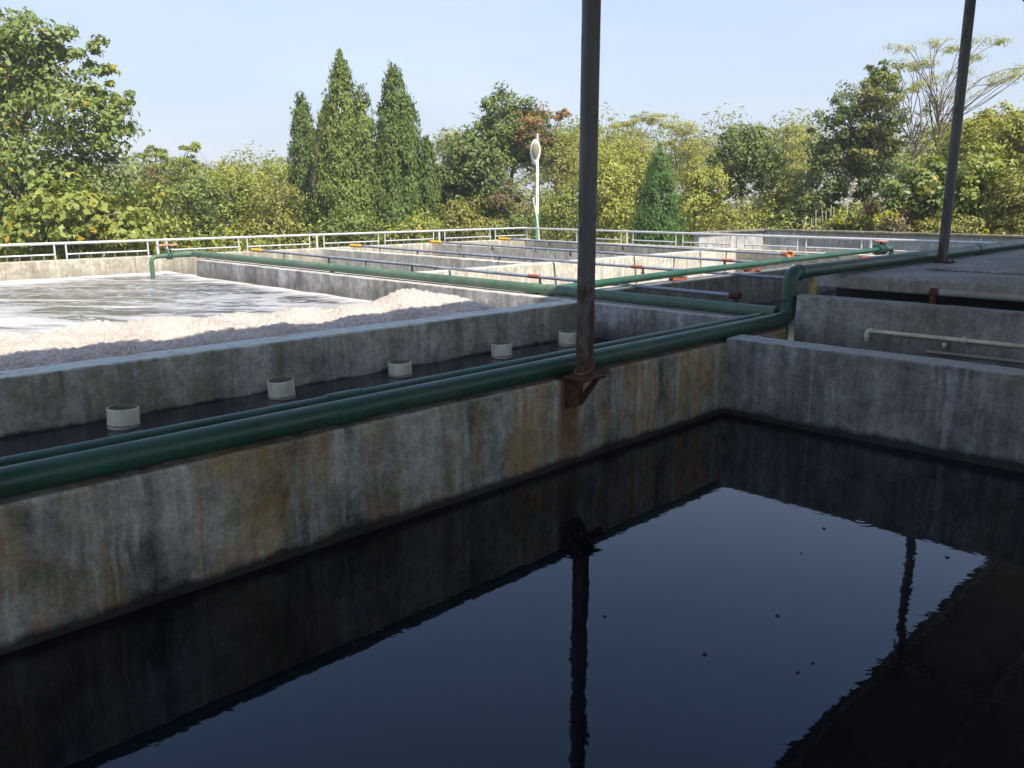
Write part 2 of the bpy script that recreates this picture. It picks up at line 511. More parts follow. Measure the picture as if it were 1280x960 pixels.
def sludge(name, col, rough, bump):
    m, nt, out = new_mat(name)
    T = NT(nt)
    p = T.pos()
    n = T.noise(p, 4, 6, 0.65)
    c = T.mix(T.ramp(n, [(0.4, 0.0), (0.7, 1.0)]), col, tuple(v * 2.4 for v in col))
    nt.links.new(T.bsdf(c, T.maprange(n, 0.3, 0.7, rough * 0.6, rough * 1.5), 0.5, T.bump(T.noise(p, 9, 4), bump, 0.02), IOR=1.33), out.inputs[0])
    return m
M['sludge'] = sludge('channel_sludge', (0.012, 0.012, 0.014), 0.14, 0.12)
M['cell_water'] = sludge('cell_water', (0.03, 0.035, 0.03), 0.06, 0.1)

def foam_water():
    m, nt, out = new_mat('foam_streaked_water')
    T = NT(nt)
    p = T.pos()
    r = T.scale(p, (1, 1, 1), rot=(0, 0, math.radians(47)))       # streaks lie across the tank corner to corner
    rs = T.scale(r, (0.42, 1.0, 1))
    n = T.noise(rs, 0.55, 6, 0.55, 2.2)
    fine = T.noise(rs, 2.6, 8, 0.62, 2.4)
    rid = T.noise(T.scale(rs, (1, 1, 1), (3, 8, 0)), 0.9, 5, 0.6, 3.0)
    lace = T.math('SUBTRACT', 1.0, T.math('MULTIPLY', T.math('ABSOLUTE', T.math('SUBTRACT', rid, 0.5)), 11.0), True)
    x_, y_, z_ = T.xyz(p)
    near = T.maprange(y_, 10.2, 15.0, 0.20, 0.0)
    left = T.maprange(x_, 8.0, 3.0, -0.02, 0.10)
    edge = T.math('MAXIMUM', T.maprange(x_, 9.0, 9.7, 0.0, 0.22), T.maprange(y_, 21.8, 23.2, 0.0, 0.24))
    f = T.math('ADD', T.math('ADD', T.math('MULTIPLY', n, 0.72), T.math('MULTIPLY', fine, 0.28)), T.math('ADD', T.math('ADD', near, left), edge))
    fm = T.ramp(f, [(0.50, 0.0), (0.545, 0.5), (0.60, 0.62), (0.68, 1.0)])
    fm = T.math('MAXIMUM', fm, T.math('MULTIPLY', T.math('MULTIPLY', lace, lace), T.ramp(fine, [(0.36, 0.0), (0.6, 0.95)])))
    wcol = T.mix(T.noise(p, 0.5, 3), (0.035, 0.036, 0.03), (0.06, 0.065, 0.07))
    fcol = T.ramp(T.noise(p, 30, 6, 0.7), [(0.3, (0.44, 0.42, 0.41)), (0.65, (0.62, 0.59, 0.57))])
    col = T.mix(fm, wcol, fcol)
    wav = T.noise(T.scale(r, (0.8, 1.8, 1)), 5.0, 6, 0.65, 0.8)
    bub = T.math('MULTIPLY', T.noise(p, 40, 3, 0.6), fm)
    nt.links.new(T.bsdf(col, T.maprange(fm, 0, 1, 0.07, 0.55), 0.5, T.bump(T.math('ADD', wav, T.math('MULTIPLY', bub, 0.5)), 0.35, 0.05), IOR=1.33), out.inputs[0])
    return m
M['foam_water'] = foam_water()

def foam_mat(name, a, b, rough, clear=0.0):
    m, nt, out = new_mat(name)
    T = NT(nt)
    p = T.pos()
    ri = T.N.new('ShaderNodeNewGeometry').outputs['Random Per Island']
    c = T.mix(ri, a, b)
    c = T.mix(1.0, c, T.ramp(T.noise(p, 1.8, 4), [(0.3, 0.85), (0.7, 1.1)]), 'MULTIPLY')
    s = T.bsdf(c, rough, 0.5, T.bump(T.noise(p, 45, 4, 0.7), 0.5, 0.01), IOR=1.33)
    tr = T.N.new('ShaderNodeBsdfTranslucent')
    T.set(tr.inputs['Color'], c)
    mx = T.N.new('ShaderNodeMixShader')
    mx.inputs[0].default_value = 0.3
    nt.links.new(s, mx.inputs[1])
    nt.links.new(tr.outputs[0], mx.inputs[2])
    last = mx.outputs[0]
    if clear:                                # thin bubble skins let part of the light straight through
        tp = T.N.new('ShaderNodeBsdfTransparent')
        tp.inputs['Color'].default_value = (0.97, 0.95, 0.93, 1)
        m2 = T.N.new('ShaderNodeMixShader')
        m2.inputs[0].default_value = clear
        nt.links.new(last, m2.inputs[1])
        nt.links.new(tp.outputs[0], m2.inputs[2])
        last = m2.outputs[0]
    nt.links.new(last, out.inputs[0])
    return m
M['foam'] = foam_mat('bubbly_foam', (0.66, 0.585, 0.52), (0.68, 0.60, 0.54), 0.3)
M['bubble'] = foam_mat('foam_bubbles', (0.68, 0.595, 0.525), (0.84, 0.775, 0.72), 0.06, 0.45)

def leafmat(name, cols, yellow=None, y_amt=0.03, trans=0.32, rough=0.5):
    m, nt, out = new_mat(name)
    T = NT(nt)
    ri = T.N.new('ShaderNodeNewGeometry').outputs['Random Per Island']
    p = T.pos()
    n = T.noise(p, 0.55, 3, 0.6)
    f = T.math('ADD', T.math('MULTIPLY', ri, 0.55), T.math('MULTIPLY', T.ramp(n, [(0.3, 0.0), (0.7, 1.0)]), 0.45))
    k = len(cols) - 1
    c = T.ramp(f, [(i / k, cc) for i, cc in enumerate(cols)])
    if yellow:
        n2 = T.noise(p, 0.9, 2)
        yv = T.math('GREATER_THAN', T.math('ADD', T.math('FRACT', T.math('MULTIPLY', ri, 37.0)), T.math('MULTIPLY', T.math('SUBTRACT', n2, 0.5), 0.5)), 1.0 - y_amt)
        c = T.mix(yv, c, yellow)
    s = T.bsdf(c, rough, 0.35)
    tr = T.N.new('ShaderNodeBsdfTranslucent')
    T.set(tr.inputs['Color'], T.mix(1.0, c, (1.25, 1.2, 0.6), 'MULTIPLY'))
    mx = T.N.new('ShaderNodeMixShader')
    mx.inputs[0].default_value = trans
    nt.links.new(s, mx.inputs[1])
    nt.links.new(tr.outputs[0], mx.inputs[2])
    nt.links.new(mx.outputs[0], out.inputs[0])
    return m

YEL = (0.42, 0.30, 0.02)
M['leaf_broad'] = leafmat('broad_leaf', [(0.116, 0.167, 0.043), (0.195, 0.253, 0.067), (0.281, 0.333, 0.095)], YEL, 0.025)
M['leaf_shrub'] = leafmat('shrub_leaf', [(0.159, 0.201, 0.04), (0.244, 0.287, 0.057), (0.342, 0.356, 0.081)], YEL, 0.03)
M['leaf_dark'] = leafmat('evergreen_leaf', [(0.067, 0.101, 0.023), (0.122, 0.167, 0.038), (0.195, 0.23, 0.055)], (0.2, 0.16, 0.03), 0.02, 0.22)
M['leaf_cypress'] = leafmat('cypress_leaf', [(0.104, 0.144, 0.028), (0.165, 0.213, 0.043), (0.232, 0.27, 0.062)], (0.12, 0.15, 0.04), 0.05, 0.25, 0.6)
M['leaf_cypress_dark'] = leafmat('dark_cypress_leaf', [(0.067, 0.115, 0.025), (0.116, 0.172, 0.035), (0.171, 0.224, 0.05)], (0.1, 0.13, 0.03), 0.04, 0.25, 0.6)
M['leaf_cone'] = leafmat('bright_cypress_leaf', [(0.045, 0.105, 0.022), (0.08, 0.16, 0.034), (0.125, 0.21, 0.05)], None, 0, 0.25, 0.6)
M['leaf_feather'] = leafmat('feathery_leaf', [(0.259, 0.286, 0.081), (0.367, 0.383, 0.114), (0.475, 0.454, 0.162)], (0.36, 0.27, 0.05), 0.05, 0.4)
M['leaf_yellowgreen'] = leafmat('yellow_green_leaf', [(0.216, 0.254, 0.048), (0.324, 0.351, 0.071), (0.432, 0.432, 0.104)], YEL, 0.05, 0.35)
M['leaf_olive'] = leafmat('olive_leaf', [(0.162, 0.178, 0.043), (0.248, 0.254, 0.062), (0.335, 0.308, 0.081)], (0.3, 0.2, 0.04), 0.04)
M['leaf_orange'] = leafmat('autumn_leaf', [(0.22, 0.13, 0.05), (0.32, 0.19, 0.07), (0.36, 0.26, 0.10)], None)
M['leaf_brown'] = leafmat('withered_leaf', [(0.14, 0.10, 0.055), (0.22, 0.15, 0.085), (0.28, 0.2, 0.11)], (0.1, 0.14, 0.03), 0.25)
M['leaf_bright'] = leafmat('bright_yellow_leaf', [(0.34, 0.36, 0.03), (0.48, 0.48, 0.03), (0.55, 0.5, 0.04)], None, 0, 0.45)
M['leaf_distant'] = leafmat('distant_leaf', [(0.173, 0.2, 0.067), (0.248, 0.27, 0.09), (0.335, 0.335, 0.114)], (0.25, 0.2, 0.06), 0.05)

def ground_mat():
    m, nt, out = new_mat('weedy_ground')
    T = NT(nt)
    p = T.pos()
    c = T.ramp(T.noise(p, 0.8, 7, 0.7), [(0.3, (0.045, 0.065, 0.02)), (0.55, (0.09, 0.10, 0.035)), (0.75, (0.15, 0.13, 0.07))])
    nt.links.new(T.bsdf(c, 0.95, 0.1, T.bump(T.noise(p, 6, 6), 0.8, 0.1)), out.inputs[0])
    return m
M['ground'] = ground_mat()

# ------------------------------------------------------------------ the setting: ground and liquids
g = MB()
g.add([(-900, -900, -1.6), (900, -900, -1.6), (900, 900, -1.6), (-900, 900, -1.6)], [(0, 1, 2, 3)])
struct(g.build('ground', M['ground']))

def sheet(name, x0, x1, y0, y1, z, mat, nx=1, ny=1, fn=None):
    b = MB()
    v, f = [], []
    for j in range(ny + 1):
        for i in range(nx + 1):
            x, y = x0 + (x1 - x0) * i / nx, y0 + (y1 - y0) * j / ny
            v.append((x, y, z + (fn(x, y) if fn else 0)))
    for j in range(ny):
        for i in range(nx):
            a = j * (nx + 1) + i
            f.append((a, a + 1, a + nx + 2, a + nx + 1))
    b.add(v, f, True)
    return struct(b.build(name, mat))

sheet('dark_tank_water', -6, 8.4, -0.4, 5.0, -0.88, M['water'])
sheet('channel_sludge_water', -6, 9.9, 5.2, 8.3, -0.53, M['sludge'])
def wave(x, y):
    return 0.010 * math.sin(x * 2.1 + y * 1.3) * math.sin(y * 1.7 - x * 0.6) + 0.005 * math.sin(x * 5.3 - y * 4.1)
sheet('foaming_tank_water', -6, 9.9, 8.3, 23.4, -0.44, M['foam_water'], 80, 75, wave)
sheet('narrow_tank_water', 8.5, 10.0, -0.4, 4.95, -0.75, M['cell_water'])
sheet('front_cell_water', 10.0, 24.4, 5.2, 9.0, -0.72, M['cell_water'])
sheet('middle_cell_water', 10.0, 24.4, 9.05, 14.0, -0.8, M['cell_water'])
sheet('far_cell_water', 10.0, 24.4, 14.05, 23.4, -0.8, M['cell_water'])
sheet('deck_slot_water', 10.1, 11.9, -0.4, 4.95, -0.3, M['sludge'])

# ------------------------------------------------------------------ concrete walls
def wall(name, axis, a0, a1, b0, b1, z0, z1, mat, label, c=0.018, step=0.22, jit=0.006, end_slope=0.0, cat='wall', parent=None):
    """a wall along an axis with chamfered, slightly uneven edges"""
    prof = [(b0, z0), (b0, z1 - c), (b0 + c, z1), (b1 - c, z1), (b1, z1 - c), (b1, z0)]
    n = max(2, int((a1 - a0) / step))
    mb = MB()
    vs, fs = [], []
    r = random.Random(int((a0 + b0 * 7 + z1 * 3) * 1000))
    k = len(prof)
    for i in range(n + 1):
        a = a0 + (a1 - a0) * i / n
        for j, (b, z) in enumerate(prof):
            db = dz = 0.0
            if 0 < j < k - 1:
                db, dz = r.uniform(-jit, jit), r.uniform(-jit, 0)
            aa = a
            if end_slope and i == n:
                aa = a - end_slope * (z - z0) / (z1 - z0) if z > z0 else a
            p = (aa, b + db, z + dz) if axis == 'x' else (b + db, aa, z + dz)
            vs.append(p)
    for i in range(n):
        for j in range(k - 1):
            q = (i * k + j, i * k + j + 1, (i + 1) * k + j + 1, (i + 1) * k + j)
            fs.append(q if axis == 'y' else q[::-1])
    e0, e1 = tuple(range(k)), tuple(range(n * k, n * k + k))
    fs.append(e0 if axis == 'x' else e0[::-1])
    fs.append(e1[::-1] if axis == 'x' else e1)
    mb.add(vs, fs)
    o = mb.build(name, mat, parent)
    if label:
        tag(o, label, cat, 'concrete tank walls')
    return o

wall('concrete_wall', 'x', -6, 9.74, 4.80, 5.31, -1.7, -0.062, M['wall_front'],
     'long rust-streaked concrete wall of the black-water tank carrying two green pipes')
wall('concrete_wall', 'y', -0.5, 4.797, 8.27, 8.62, -1.7, -0.003, M['wall_cross'],
     'blue-grey concrete wall closing the black-water tank on the right')
wall('concrete_wall', 'x', -6, 9.74, 8.10, 8.47, -1.7, 0.002, M['wall_foam'],
     'mossy grey-green concrete wall between the foam tank and the channel with white stubs')
wall('concrete_wall', 'y', 5.0, 21.3, 9.743, 10.15, -1.7, -0.002, M['wall_divider'],
     'grimy concrete wall under the green pipe along the right side of the foam', end_slope=0.45)
wall('concrete_wall', 'x', -6, 24.6, 23.30, 23.65, -1.7, 0.0, M['wall_far'],
     'sunlit far concrete wall just below the left railing')
wall('concrete_wall', 'y', 5.15, 23.297, 24.25, 24.6, -1.7, -0.03, M['wall_far'],
     'far concrete wall just below the right railing with a shaded inner face')
wall('concrete_wall', 'x', 10.153, 24.247, 13.90, 14.2, -1.7, -0.004, M['wall_cell'],
     'bleached cream concrete wall crossing the middle of the far cells')
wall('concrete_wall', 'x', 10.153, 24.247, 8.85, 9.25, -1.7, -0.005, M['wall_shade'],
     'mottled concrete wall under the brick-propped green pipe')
wall('concrete_wall', 'y', 14.203, 23.297, 14.9, 15.15, -1.7, -0.008, M['wall_cell'],
     'pale patchy concrete partition nearer of the two running to the far wall')
wall('concrete_wall', 'y', 14.203, 23.297, 19.5, 19.75, -1.7, -0.008, M['wall_cell'],
     'pale patchy concrete partition farther of the two running to the far wall')
wall('concrete_wall', 'y', -0.5, 4.80, 9.90, 10.2, -1.7, 0.34, M['wall_pvc'],
     'plain grey concrete wall with the cream plastic pipe fixed to it')

# raised deck on the right
dk = empty('raised_deck', (11.4, 0, -1.6), 'raised grey concrete deck on the right under the roof post', 'deck')
mb = MB(); mb.box(11.4, 33, -7, 5.28, 0.305, 0.50, 0.02); mb.build('slab', M['deck'], dk)
mb = MB(); mb.box(11.95, 32.9, -6.9, 5.2, -1.7, 0.303); mb.build('base', M['dark'], dk)
mb = MB(); mb.box(13.0, 32.8, -6.9, 4.35, 0.502, 0.535, 0.008); mb.build('screed', M['deck'], dk)
# walkway the viewer stands on
mb = MB(); mb.box(-6, 8.265, -7, -0.25, -1.7, 0.0, 0.015); struct(mb.build('viewing_walkway', M['walk']))
mb = MB(); mb.box(-30, 40, -45, -7.003, -1.7, -0.004); struct(mb.build('added_bounce_slab', M['bounce_slab']))  # unseen pale slab added behind the viewer to bounce warm light forward
# walkways outside the railings
mb = MB(); mb.box(-8, 26.4, 23.653, 25.6, -1.7, -0.65); struct(mb.build('outer_walkway', M['walk']))
mb = MB(); mb.box(24.603, 26.4, 4.0, 23.65, -1.7, -0.652); struct(mb.build('side_walkway', M['walk']))

# boundary wall far right, with coping
bw = empty('boundary_wall', (32, 12, -1.6), 'low whitewashed boundary wall with brown coping behind the right railing', 'wall')
mb = MB(); mb.box(32.0, 32.25, -8, 17.3, -1.7, 0.27); mb.build('wall', M['boundary'], bw)
mb = MB(); mb.box(31.9, 32.35, -8, 17.4, 0.272, 0.35, 0.012); mb.build('coping', M['coping'], bw)
bw2 = empty('boundary_wall', (29, 17.4, -1.6), 'short sunlit boundary wall meeting the whitewashed one at the corner', 'wall')
mb = MB(); mb.box(27.2, 31.997, 17.15, 17.38, -1.7, 0.262); mb.build('wall', M['boundary'], bw2)
mb = MB(); mb.box(27.1, 31.897, 17.05, 17.48, 0.264, 0.34, 0.012); mb.build('coping', M['coping'], bw2)

# ------------------------------------------------------------------ green pipes
def collar(mb, p, axis, r, w, extra=0.012):
    p, a = Vector(p), Vector(axis).normalized()
    q = p - a * w / 2
    R = r + extra
    mb.lathe(q, a, [(r * 0.98, 0), (R * 0.99, 0.002), (R, 0.012), (R, w - 0.012), (R * 0.99, w - 0.002), (r * 0.98, w)], 20)

t = empty('green_pipe', (2, 4.93, 0), 'thick dark green pipe nearest the black water, rising beside the deck', 'pipe')
R1 = 0.078
ZP = 0.018
path = arc_path([(-6, 4.925, ZP), (10.0, 4.95, ZP + 0.012), (10.0, 4.95, 0.60), (33, 4.95, 0.595)], 0.115)
rl = [R1 + (0.01 * min(1.0, max(0.0, (q.x - 6.0) / 4.0))) for q in path]
MB().tube(path, rl, 24).build('pipe_run', M['green'], t)
mb = MB(); collar(mb, (3.32, 4.939, ZP), (1, 0, 0), R1, 0.22, 0.012); mb.build('coupling', M['green'], t)
for x in (10.22, 17.4, 23.5):
    mb = MB(); collar(mb, (x, 4.95, 0.598), (1, 0, 0), R1 + 0.01, 0.09, 0.012); mb.build('coupling', M['green_deep'], t)
mb = MB(); collar(mb, (10.0, 4.95, 0.28), (0, 0, 1), R1 + 0.01, 0.06, 0.008); mb.build('coupling', M['green'], t)

t = empty('green_pipe', (2, 5.2, 0), 'thinner green pipe lying behind the thick one on the streaked wall', 'pipe')
MB().tube([(-6, 5.165, 0.032), (3.3, 5.18, 0.032), (9.72, 5.21, 0.036)], 0.062, 20).build('pipe_run', M['green'], t)
mb = MB(); collar(mb, (3.45, 5.18, 0.032), (1, 0, 0), 0.062, 0.3, 0.01); mb.build('coupling', M['green'], t)

# pipe along the side wall of the foam tank with valve at its far end
t = empty('green_pipe', (9.98, 12, 0), 'faded green pipe on the side wall of the foam tank ending in a drop elbow', 'pipe')
R2 = 0.080
path = arc_path([(9.98, 5.1, 0.085), (9.95, 21.75, 0.115), (8.85, 21.75, 0.075), (8.85, 21.75, -0.6)], 0.14)
rl = [R2 if q.x > 9.5 else 0.055 for q in path]
MB().tube(path, rl, 20).build('pipe_run', M['green_faded'], t)
for y in (9.0, 9.32, 15.2, 21.4):
    mb = MB(); collar(mb, (9.98 - 0.03 * (y - 5.1) / 16.65, y, 0.085 + 0.03 * (y - 5.1) / 16.65), (0, 1, 0), R2, 0.1, 0.011); mb.build('coupling', M['green_faded'], t)
for x in (9.28, 9.36):
    mb = MB(); mb.lathe((x - 0.015, 21.75, 0.115), (1, 0, 0), [(0.07, 0), (0.128, 0.0), (0.132, 0.004), (0.132, 0.026), (0.128, 0.03), (0.07, 0.03)], 20)
    mb.build('flange', M['green_faded'], t)
mb = MB(); mb.lathe((9.32, 21.75, 0.2), (0, 0, 1), [(0.05, 0), (0.045, 0.06), (0.02, 0.08), (0.02, 0.14)], 12); vst = mb.build('valve_stem', M['green_faded'], t)
mb = MB(); mb.box(9.02, 9.55, 21.71, 21.79, 0.335, 0.385, 0.012); mb.tube([(9.32, 21.55, 0.36), (9.32, 21.95, 0.36)], 0.025, 10); mb.build('valve_handle', M['salmon'], vst)

# branch pipe that leaves it and runs over the cells
t = empty('green_pipe', (16, 9.03, 0), 'green branch pipe propped on bricks, ending in a valve', 'pipe')
R3 = 0.066
path = arc_path([(10.03, 9.0, 0.095), (13.6, 9.0, 0.14), (23.75, 9.0, 0.20), (24.05, 9.0, 0.20), (24.05, 9.0, -0.2)], 0.13)
MB().tube(path, R3, 20).build('pipe_run', M['green'], t)
for x, z in ((16.0, 0.154), (20.0, 0.1775)):
    mb = MB(); collar(mb, (x, 9.0, z), (1, 0, 0), R3, 0.12, 0.01); mb.build('coupling', M['green'], t)
for x in (23.05, 23.15, 23.32, 23.42):
    mb = MB(); mb.lathe((x, 9.0, 0.197), (1, 0, 0), [(0.07, 0), (0.145, 0.0), (0.15, 0.004), (0.15, 0.03), (0.145, 0.034), (0.07, 0.034)], 20)
    mb.build('flange', M['green_deep'], t)
mb = MB(); mb.lathe((23.25, 9.0, 0.27), (0, 0, 1), [(0.1, -0.05), (0.075, 0.03), (0.03, 0.06), (0.025, 0.13)], 14); vst = mb.build('valve_bonnet', M['green_deep'], t)
mb = MB(); mb.lathe((23.25, 9.0, 0.40), (0, 0, 1), [(0.02, 0), (0.17, 0.0), (0.18, 0.015), (0.17, 0.035), (0.02, 0.035)], 18); mb.build('handwheel', M['salmon'], vst)

# brick props under the branch pipe
def prop(x, label, n):
    e = empty('brick_prop', (x, 9.03, 0), label, 'bricks', 'brick props under the branch pipe')
    r = random.Random(int(x * 10))
    for i in range(n):
        a = r.uniform(-0.2, 0.2)
        mb = MB(); mb.box(-0.12, 0.12, -0.055, 0.055, 0, 0.053, 0.006)
        b = mb.build('brick', M['brick'])
        b.parent = e
        b.location = ((i - (n - 1) / 2) * 0.255, r.uniform(-0.03, 0.03), 0.004)
        b.rotation_euler = (0, 0, a)
prop(13.65, 'red bricks propping the green branch pipe nearest the faded pipe', 2)
prop(16.5, 'red bricks under the middle of the green branch pipe', 2)
prop(22.3, 'red bricks under the green branch pipe next to its valve', 2)

# ------------------------------------------------------------------ white stubs in the channel
def stub(x, y, label, h=0.17, r=0.138):
    e = empty('pipe_stub', (x, y, -0.53), label, 'pipe', 'white plastic stubs in the channel')
    mb = MB()
    mb.lathe((x, y, -0.6), (0, 0, 1), [(r, 0), (r, h + 0.064), (r - 0.003, h + 0.07), (r - 0.010, h + 0.07)], 36)
    mb.build('tube_wall', M['pvc'], e)
    mb = MB(); mb.lathe((x, y, -0.6), (0, 0, 1), [(r - 0.010, h + 0.07), (r - 0.013, h + 0.064), (r - 0.013, 0.075), (0, 0.075)], 36); mb.build('inner_wall', M['slime_shade'], e)
    mb = MB(); mb.lathe((x, y, -0.53), (0, 0, 1), [(r + 0.0005, 0.012), (r + 0.004, 0.014), (r + 0.004, 0.03), (r + 0.0005, 0.032)], 36)
    mb.build('rim_band', M['pvc_grey'], e)
    rr_ = random.Random(int(x * 100))
    e.rotation_euler = (rr_.uniform(-.04, .04), rr_.uniform(-.04, .04), rr_.uniform(0, 3))
for i, (x, lab) in enumerate([
        (2.77, 'nearest and largest of the cut white pipe stubs in the dark channel'),
        (4.40, 'second cut white pipe stub from the left in the dark channel'),
        (5.97, 'middle one of the five cut white pipe stubs in the dark channel'),
        (7.66, 'cut white pipe stub in the channel just left of the rusty post'),
        (8.99, 'farthest cut white pipe stub, half hidden behind the rusty post')]):
    stub(x, 7.77, lab, (0.175, 0.185, 0.165, 0.18, 0.19)[i])

# ------------------------------------------------------------------ roof posts and roof
def post(x, y, z0, label, bracket):
    e = empty('roof_post', (x, y, z0), label, 'post', 'steel roof posts')
    r = 0.078
    MB().tube([(x, y, z0), (x, y, 2.5), (x, y, 5.15)], r, 28).build('shaft', M['post'], e)
    if bracket:
        # rusted angle-iron bracket fixed to the wall face
        mb = MB(); mb.box(x - 0.17, x + 0.17, y - 0.13, 4.797, z0 - 0.022, z0 - 0.001, 0.004); mb.build('base_plate', M['rust'], e)
        mb = MB(); mb.box(x - 0.13, x + 0.1, 4.782, 4.797, -0.34, z0 - 0.024, 0.004); mb.build('wall_plate', M['rust'], e)
        for k in (-1, 1):
            xx = x + k * 0.1 - 0.02
            mb = MB(); mb.add([(xx - .015, y - .11, z0 - .024), (xx + .015, y - .11, z0 - .024), (xx + .015, y - .06, z0 - .024), (xx - .015, y - .06, z0 - .024),
                               (xx - .015, 4.78, -.33), (xx + .015, 4.78, -.33), (xx + .015, 4.78, -.24), (xx - .015, 4.78, -.24)],
                              [(0, 1, 2, 3), (7, 6, 5, 4), (0, 4, 5, 1), (1, 5, 6, 2), (2, 6, 7, 3), (3, 7, 4, 0)])
            mb.build('brace', M['rust'], e)
        mb = MB(); mb.box(x + 0.05, x + 0.42, 4.735, 4.797, z0 - 0.05, z0 - 0.024, 0.003); mb.box(x + 0.05, x + 0.42, 4.776, 4.7965, z0 - 0.10, z0 - 0.052, 0.003); mb.build('angle_iron', M['rust'], e)
        pts = []
        for k in range(25):
            th = 2 * math.pi * k / 24
            pts.append((x + math.cos(th) * (r + 0.008), y + math.sin(th) * (r + 0.008), z0 + 0.07 + 0.05 * math.cos(th)))
        MB().tube(pts, 0.006, 6).build('wire_loop', M['wire'], e)
    else:
        mb = MB(); mb.box(x - 0.16, x + 0.16, y - 0.16, y + 0.1, z0 + 0.001, z0 + 0.02, 0.004); mb.build('base_plate', M['rust'], e)
        for dx in (-0.12, 0.12):
            for dy in (-0.12, 0.07):
                mb = MB(); mb.lathe((x + dx, y + dy, z0 + 0.02), (0, 0, 1), [(0.018, 0), (0.018, 0.016), (0.009, 0.017), (0.009, 0.04), (0, 0.04)], 6, False)
                mb.build('bolt', M['rust'], e)
    MB().tube([(x, y - 0.05, 4.55), (x + 0.0, y - 0.75, 5.06)], 0.03, 8).build('knee_brace', M['post'], e)
    MB().tube([(x, y - 0.05, 4.72), (x + 0.55, y - 0.05, 5.06)], 0.022, 8).build('knee_brace', M['post'], e)
    return e
post(5.66, 4.69, -0.03, 'rust-flaked grey steel post on the wall bracket in front of the green pipes', True)
post(14.72, 4.69, 0.50, 'dark slim steel post bolted to the raised deck', False)

rf = empty('shed_roof', (8, -3, 5.1), 'dark corrugated shed roof overhead, seen mirrored in the black water', 'roof')
X0, X1 = -9.0, 25.5
def roofz(y):
    return 5.14 + (5.05 - y) * 0.14 if y > -3 else 5.14 + 8.05 * 0.14 - (-3 - y) * 0.14
mb = MB()
n = int((X1 - X0) / 0.095)
for (ya, yb) in ((5.05, -3.0), (-3.0, -8.6)):
    vs, fs = [], []
    for i in range(n + 1):
        x = X0 + (X1 - X0) * i / n
        dz = 0.018 if (i // 1) % 2 else 0.0
        vs += [(x, ya, roofz(ya) + dz), (x, yb, roofz(yb) + dz)]
    for i in range(n):
        fs.append((2 * i, 2 * i + 2, 2 * i + 3, 2 * i + 1))
    mb.add(vs, fs)
mb.build('sheet', M['roof'], rf)
for y in (4.85, 3.3, 1.7, 0.1, -1.5, -2.9, -4.5, -6.2, -7.4, -8.4):
    mb = MB(); mb.box(X0, X1, y - 0.03, y + 0.03, roofz(y) - 0.085, roofz(y) - 0.005); mb.build('purlin', M['steel_dull'], rf)
for x in (-3.4, 5.66, 14.72, 23.8):
    mb = MB()
    mb.tube([(x, 4.9, 5.0), (x, -8.5, 5.0)], 0.035, 8)
    mb.tube([(x, 4.7, 5.02), (x, -3.0, roofz(-3) - 0.13)], 0.035, 8)
    mb.tube([(x, -8.4, 5.28), (x, -3.0, roofz(-3) - 0.13)], 0.035, 8)
    for y in (2.5, 0.0, -3.0, -6.0):
        mb.tube([(x, y, 5.0), (x, y, roofz(y) - 0.13)], 0.022, 6)
    mb.build('truss', M['steel_dull'], rf)

# ------------------------------------------------------------------ railings
def railing(axis, fixed, posts, gaps, lo, hi, ztop, zlow, zbase, label):
    e = empty('railing', ((lo + hi) / 2, fixed, zbase) if axis == 'x' else (fixed, (lo + hi) / 2, zbase), label, 'railing', 'steel railings round the tanks')
    P_ = (lambda a, z: (a, fixed, z)) if axis == 'x' else (lambda a, z: (fixed, a, z))
    MB().tube([P_(lo, ztop), P_(hi, ztop)], 0.037, 14).build('top_rail', M['steel'], e)
    off = Vector(e.location)
    def upright(a, r, name, z0=zbase, z1=ztop, shared={}):
        key = (axis, r, z0, z1)
        if key not in shared:
            mb = MB(); mb.tube([(0, 0, z0), (0, 0, z1)], r, 10)
            me = bpy.data.meshes.new(name)
            me.from_pydata(mb.v, [], mb.f)
            me.materials.append(M['steel_dull'] if r < 0.02 else M['steel'])
            me.polygons.foreach_set('use_smooth', mb.s)
            shared[key] = me
        o = link(name, shared[key], None, e)
        o.location = Vector(P_(a, 0)) - off
        return o
    for a in posts:
        if lo <= a <= hi:
            upright(a, 0.042, 'post')
    ups = []
    for a in posts:
        ups += [a - 0.27, a + 0.27]
    for a in gaps:
        ups += [a - 0.14, a + 0.14]
    ups = sorted(u for u in ups)
    for u in ups:
        if lo <= u <= hi:
            upright(u, 0.023, 'upright')
    for a, b in zip(ups, ups[1:]):
        if b - a > 1.0 and b > lo and a < hi:
            a_, b_ = max(a, lo), min(b, hi)
            MB().tube([P_(a_, zlow), P_(b_, zlow)], 0.024, 10).build('lower_rail', M['steel'], e)
            MB().tube([P_(a_, zbase + 0.12), P_(b_, zbase + 0.12)], 0.02, 8).build('bottom_rail', M['steel'], e)
            k = int((b_ - a_) / 0.27)
            for i in range(1, k):
                upright(a_ + (b_ - a_) * i / k, 0.011, 'baluster', zbase + 0.12, zlow)
    return e
railing('x', 23.8, [4.72, 9.89, 15.06, 20.25, 25.4], [2.2, 7.36, 12.48, 17.65, 22.98], 1.0, 24.88, 0.40, 0.115, -0.65,
        'long stainless railing along the left side behind the foam tank')
railing('y', 24.9, [18.75, 14.25, 9.92, 5.4], [21.0, 16.5, 12.04, 7.65], 4.6, 23.75, 0.385, 0.075, -0.65,
        'stainless railing along the right side in front of the boundary wall')
mb = MB(); mb.box(24.84, 24.96, 23.74, 23.86, -0.65, 0.375, 0.005)
tag(mb.build('corner_post', M['steel_dull']), 'square steel corner post where the two railings meet by the lamp', 'post')

